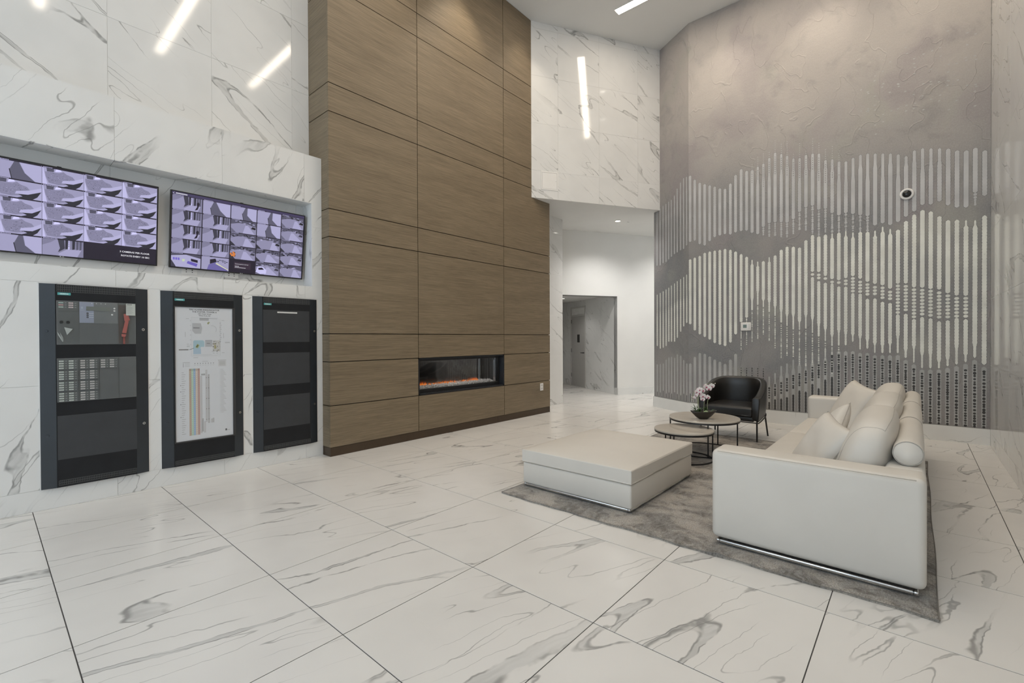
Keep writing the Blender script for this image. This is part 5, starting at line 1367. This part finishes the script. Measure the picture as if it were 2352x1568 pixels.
def leaf(base, tip, w, bend):
    base, tip = Vector(base), Vector(tip); d = tip - base; L = d.length; side = d.cross(Vector((0, 0, 1))); side = side.normalized() if side.length > 1e-5 else Vector((1, 0, 0))
    b = MB(); vs = []; n = 9
    for i in range(n + 1):
        t = i / n; p = base + d * t + Vector((0, 0, bend * math.sin(PI * t))); ww = w * math.sin(PI * min(1, t * 0.9 + 0.08)) ** 0.7
        vs += [tuple(p - side * ww + Vector((0, 0, 0.25 * ww))), tuple(p), tuple(p + side * ww + Vector((0, 0, 0.25 * ww)))]
    up_ = [(v[0], v[1], v[2] + 0.0012) for v in vs]
    k = len(vs); fs = []
    for i in range(n):
        for q in range(2):
            a = i * 3 + q; fs += [(a, a + 1, a + 4, a + 3), (k + a, k + a + 3, k + a + 4, k + a + 1)]
        for q in (0, 2): a = i * 3 + q; fs.append((a, a + 3, k + a + 3, k + a))
    return b.add(vs + up_, fs)
for k in range(15):
    a = rl.uniform(-0.2, 1.2) * PI if k % 3 else rl.uniform(PI, 2 * PI)
    x0 = rl.uniform(-0.10, 0.03); ln = rl.uniform(0.06, 0.12)
    tipx = max(-0.165, x0 + ln * math.cos(a) * 0.9)
    obj('leaf', leaf((x0, rl.uniform(-0.02, 0.02), 0.08), (tipx, 0.05 * math.sin(a), 0.08 + rl.uniform(0.05, 0.105)), rl.uniform(0.010, 0.017), 0.012), 'leaf', oc, smooth=True)
obj('leaf', leaf((0.085, 0, 0.08), (0.155, 0.0, 0.118), 0.011, 0.01), 'leaf', oc, smooth=True)
obj('leaf', leaf((0.080, -0.01, 0.08), (0.125, -0.02, 0.125), 0.011, 0.01), 'leaf', oc, smooth=True)
sc_ = MB()
for k in range(26):
    a = k * 2.4; r0 = 0.006 + 0.0011 * k; p = (0.020 + r0 * math.cos(a), -0.030 + 0.4 * r0 * math.sin(a), 0.105 - 0.0009 * k + 0.4 * r0 * abs(math.sin(a)))
    sc_.add([(p[0] + v[0] * 0.0085, p[1] + v[1] * 0.0085, p[2] + v[2] * 0.007) for v in iv], ifc)
obj('succulent_rosette', sc_, 'bud', oc, smooth=True)
stems = [((-0.060, 0, 0.08), (-0.064, 0.0, 0.20), (-0.052, 0.0, 0.31), (0.0, 0, 0.405), (0.07, 0.0, 0.455), (0.130, 0, 0.445)),
         ((-0.058, 0.008, 0.08), (-0.068, 0.01, 0.20), (-0.075, 0.01, 0.30), (-0.095, 0.01, 0.355), (-0.125, 0.005, 0.325), (-0.140, 0.0, 0.255)),
         ((0.004, 0, 0.08), (0.008, 0, 0.17), (0.010, 0, 0.25), (0.004, -0.005, 0.285), (-0.02, -0.01, 0.31)),
         ((0.060, 0, 0.08), (0.050, 0, 0.17), (0.060, 0.0, 0.25), (0.075, -0.005, 0.272), (0.09, -0.01, 0.27))]
for s in stems:
    pts = [Vector(p) for p in s]; fine = []
    for i in range(len(pts) - 1):
        for q in range(5):
            t = q / 5; p0 = pts[max(i - 1, 0)]; p1, p2 = pts[i], pts[i + 1]; p3 = pts[min(i + 2, len(pts) - 1)]
            fine.append(0.5 * ((2 * p1) + (p2 - p0) * t + (2 * p0 - 5 * p1 + 4 * p2 - p3) * t * t + (3 * p1 - p0 - 3 * p2 + p3) * t ** 3))
    fine.append(pts[-1]); obj('stem', MB().tube(fine, 0.0034, 7), 'stem', oc, smooth=True)
def flower_mesh():
    b = MB(); n = 8
    def petal(ang, L, w, cup):
        vs = []
        for i in range(n + 1):
            t = i / n; ww = w * (math.sin(PI * min(1, 0.06 + 0.94 * t)) ** 0.6) * (0.55 + 0.75 * t)
            for q in (-1, -0.5, 0, 0.5, 1):
                r, s_ = L * t, ww * q
                vs.append((r * math.cos(ang) - s_ * math.sin(ang), r * math.sin(ang) + s_ * math.cos(ang), cup * (t * t) - 0.004 * q * q + 0.002 * math.sin(9 * t + 3 * q)))
        fs = [(i * 5 + q, (i + 1) * 5 + q, (i + 1) * 5 + q + 1, i * 5 + q + 1) for i in range(n) for q in range(4)]
        k = len(vs); b.add(vs + [(v[0], v[1], v[2] - 0.0012) for v in vs], fs + [tuple(k + j for j in f[::-1]) for f in fs])
    for a in (90, 215, 325): petal(math.radians(a), 0.031, 0.0125, -0.002)
    for a in (12, 168): petal(math.radians(a), 0.034, 0.0195, 0.003)
    me = b.mesh('flower'); return me
fme = flower_mesh(); fme.materials.append(M['petal'])
for p in fme.polygons: p.use_smooth = True
lme = MB().add([(v[0] * 0.0075, v[1] * 0.0095 - 0.006, 0.006 + v[2] * 0.006) for v in iv], ifc).mesh('lip'); lme.materials.append(M['lip'])
flw = [(-0.092, 0.345, 0.9), (-0.055, 0.375, 1.15), (-0.060, 0.335, 1.0), (-0.012, 0.366, 1.15), (0.030, 0.412, 1.25), (0.060, 0.390, 1.2), (0.100, 0.420, 1.15), (-0.015, 0.295, 1.2), (0.050, 0.280, 1.05), (-0.015, 0.255, 0.95), (-0.098, 0.305, 0.75), (-0.128, 0.275, 0.7)]
for k, (x, z, s) in enumerate(flw):
    o = bpy.data.objects.new('flower', fme); COL.objects.link(o); o.parent = oc; o.location = (x, -0.014 - 0.004 * (k % 3), z); o.scale = (s, s, s)
    yaw_ = rl.uniform(-0.5, 0.5) if k < 10 else -1.1
    o.rotation_euler = (PI / 2 + rl.uniform(-0.25, 0.15), rl.uniform(-0.3, 0.3), yaw_)
    l_ = bpy.data.objects.new('lip', lme); COL.objects.link(l_); l_.parent = o
bud = MB()
for (x, z) in ((0.134, 0.440), (0.150, 0.452), (0.115, 0.428), (-0.142, 0.250), (-0.150, 0.285)):
    bud.add([(x + v[0] * 0.007, v[1] * 0.006, z + v[2] * 0.009) for v in iv], ifc)
obj('flower_buds', bud, plain('flower_bud', (0.66, 0.60, 0.52), 0.5), oc, smooth=True)

# ================================================================== BARREL ARMCHAIR
ch = thing('armchair', 'black leather barrel armchair with thin black legs facing the camera', 'chair', (7.565, 2.085, 0))
hw_, xf, xb_ = 0.425, -0.385, 0.385
def upath(n=64):
    out = []
    for i in range(n + 1):
        t = i / n
        if t < 0.22: s = t / 0.22; out.append((xf + s * 0.33, -1.0, 0.0, -1.0))
        elif t > 0.78: s = (1 - t) / 0.22; out.append((xf + s * 0.33, 1.0, 0.0, 1.0))
        else:
            a = -PI / 2 + PI * (t - 0.22) / 0.56
            e = 0.80
            c, s = max(0, math.cos(a)), math.sin(a)
            out.append((xf + 0.33 + (xb_ - xf - 0.33) * (c ** e), math.copysign(abs(s) ** e, s), c, s))
    return out
vs = []; secs = 9; pth = upath()
for (x, yn, nx_, ny_) in pth:
    bk = max(0.0, min(1.0, (x - xf) / (xb_ - xf)))
    ztop = 0.640 + 0.245 * (bk * bk * (3 - 2 * bk)); zbot = 0.292 + 0.120 * bk ** 1.5
    th_ = 0.085 - 0.015 * bk
    nrm = Vector((nx_, ny_, 0)); nrm = nrm.normalized() if nrm.length > 0 else Vector((0, 1, 0))
    po = Vector((x, yn * hw_, 0)); flare = 0.020
    sec = [(0.0, zbot), (flare * 0.4, zbot + 0.10), (flare, ztop - 0.05), (flare - 0.006, ztop - 0.015), (-th_ * 0.25, ztop), (-th_ * 0.75, ztop - 0.004), (-th_ * 1.0, ztop - 0.03), (-th_ * 1.0, ztop - 0.14), (-th_ * 0.95, 0.33)]
    for off, z in sec:
        p = po + nrm * (off - flare); vs.append((p.x, p.y, z))
npt = len(pth)
fs = [(i * secs + k, (i + 1) * secs + k, (i + 1) * secs + k + 1, i * secs + k + 1) for i in range(npt - 1) for k in range(secs - 1)]
fs += [(i * secs + secs - 1, (i + 1) * secs + secs - 1, (i + 1) * secs, i * secs) for i in range(npt - 1)]
fs += [tuple(range(secs)), tuple(range((npt - 1) * secs, npt * secs))[::-1]]
shell = obj('shell', MB().add(vs, fs), 'black_leather', ch, smooth=True)
md = shell.modifiers.new('soft_edges', 'BEVEL'); md.width = 0.012; md.segments = 3; md.limit_method = 'ANGLE'; md.angle_limit = math.radians(50)
rounded('seat_cushion', xf - 0.012, 0.30, -0.325, 0.325, 0.362, 0.495, 0.035, 4, 'black_leather', ch, subdiv=8, puff=swell(-0.04, 0, 0.495, 0.36, 0.34, 0.018))
rounded('seat_rail', xf + 0.012, 0.26, -0.345, 0.345, 0.294, 0.360, 0.012, 3, 'black_leather', ch)
for s in (-1, 1):
    obj('leg', MB().tube([(xf + 0.02, s * 0.385, 0.300), (xf + 0.012, s * 0.388, RT + 0.003)], 0.0115, 8), 'black', ch)
    obj('leg', MB().tube([(0.20, s * 0.36, 0.345), (0.275, s * 0.385, 0.001)], 0.0115, 8), 'black', ch)
fr_ = []
for (x, yn, nx_, ny_) in pth:
    bk = max(0.0, min(1.0, (x - xf) / (xb_ - xf)))
    fr_.append((x - nx_ * 0.015, yn * (hw_ - 0.014), 0.286 + 0.120 * bk ** 1.5))
obj('base_rail', MB().tube(fr_ + [fr_[0]], 0.008, 8, cap=False), 'black', ch, smooth=True)
pw = []
for i, (x, yn, nx_, ny_) in enumerate(pth):
    v = vs[i * secs + 3]; pw.append((v[0], v[1], v[2] + 0.003))
obj('welt', MB().tube(pw, 0.0035, 6), 'black_leather', ch, smooth=True)

# put the roots of sofa and ottoman at the middle of their bases
for root, base in ((so, Vector(((SX0 + SX3) / 2, (SY0 + SY1) / 2, FZ))), (ot, Vector(((OX0 + OX1) / 2, (OY0 + OY1) / 2, FZ)))):
    for c in list(root.children): c.location = Vector(c.location) - base
    root.location = base
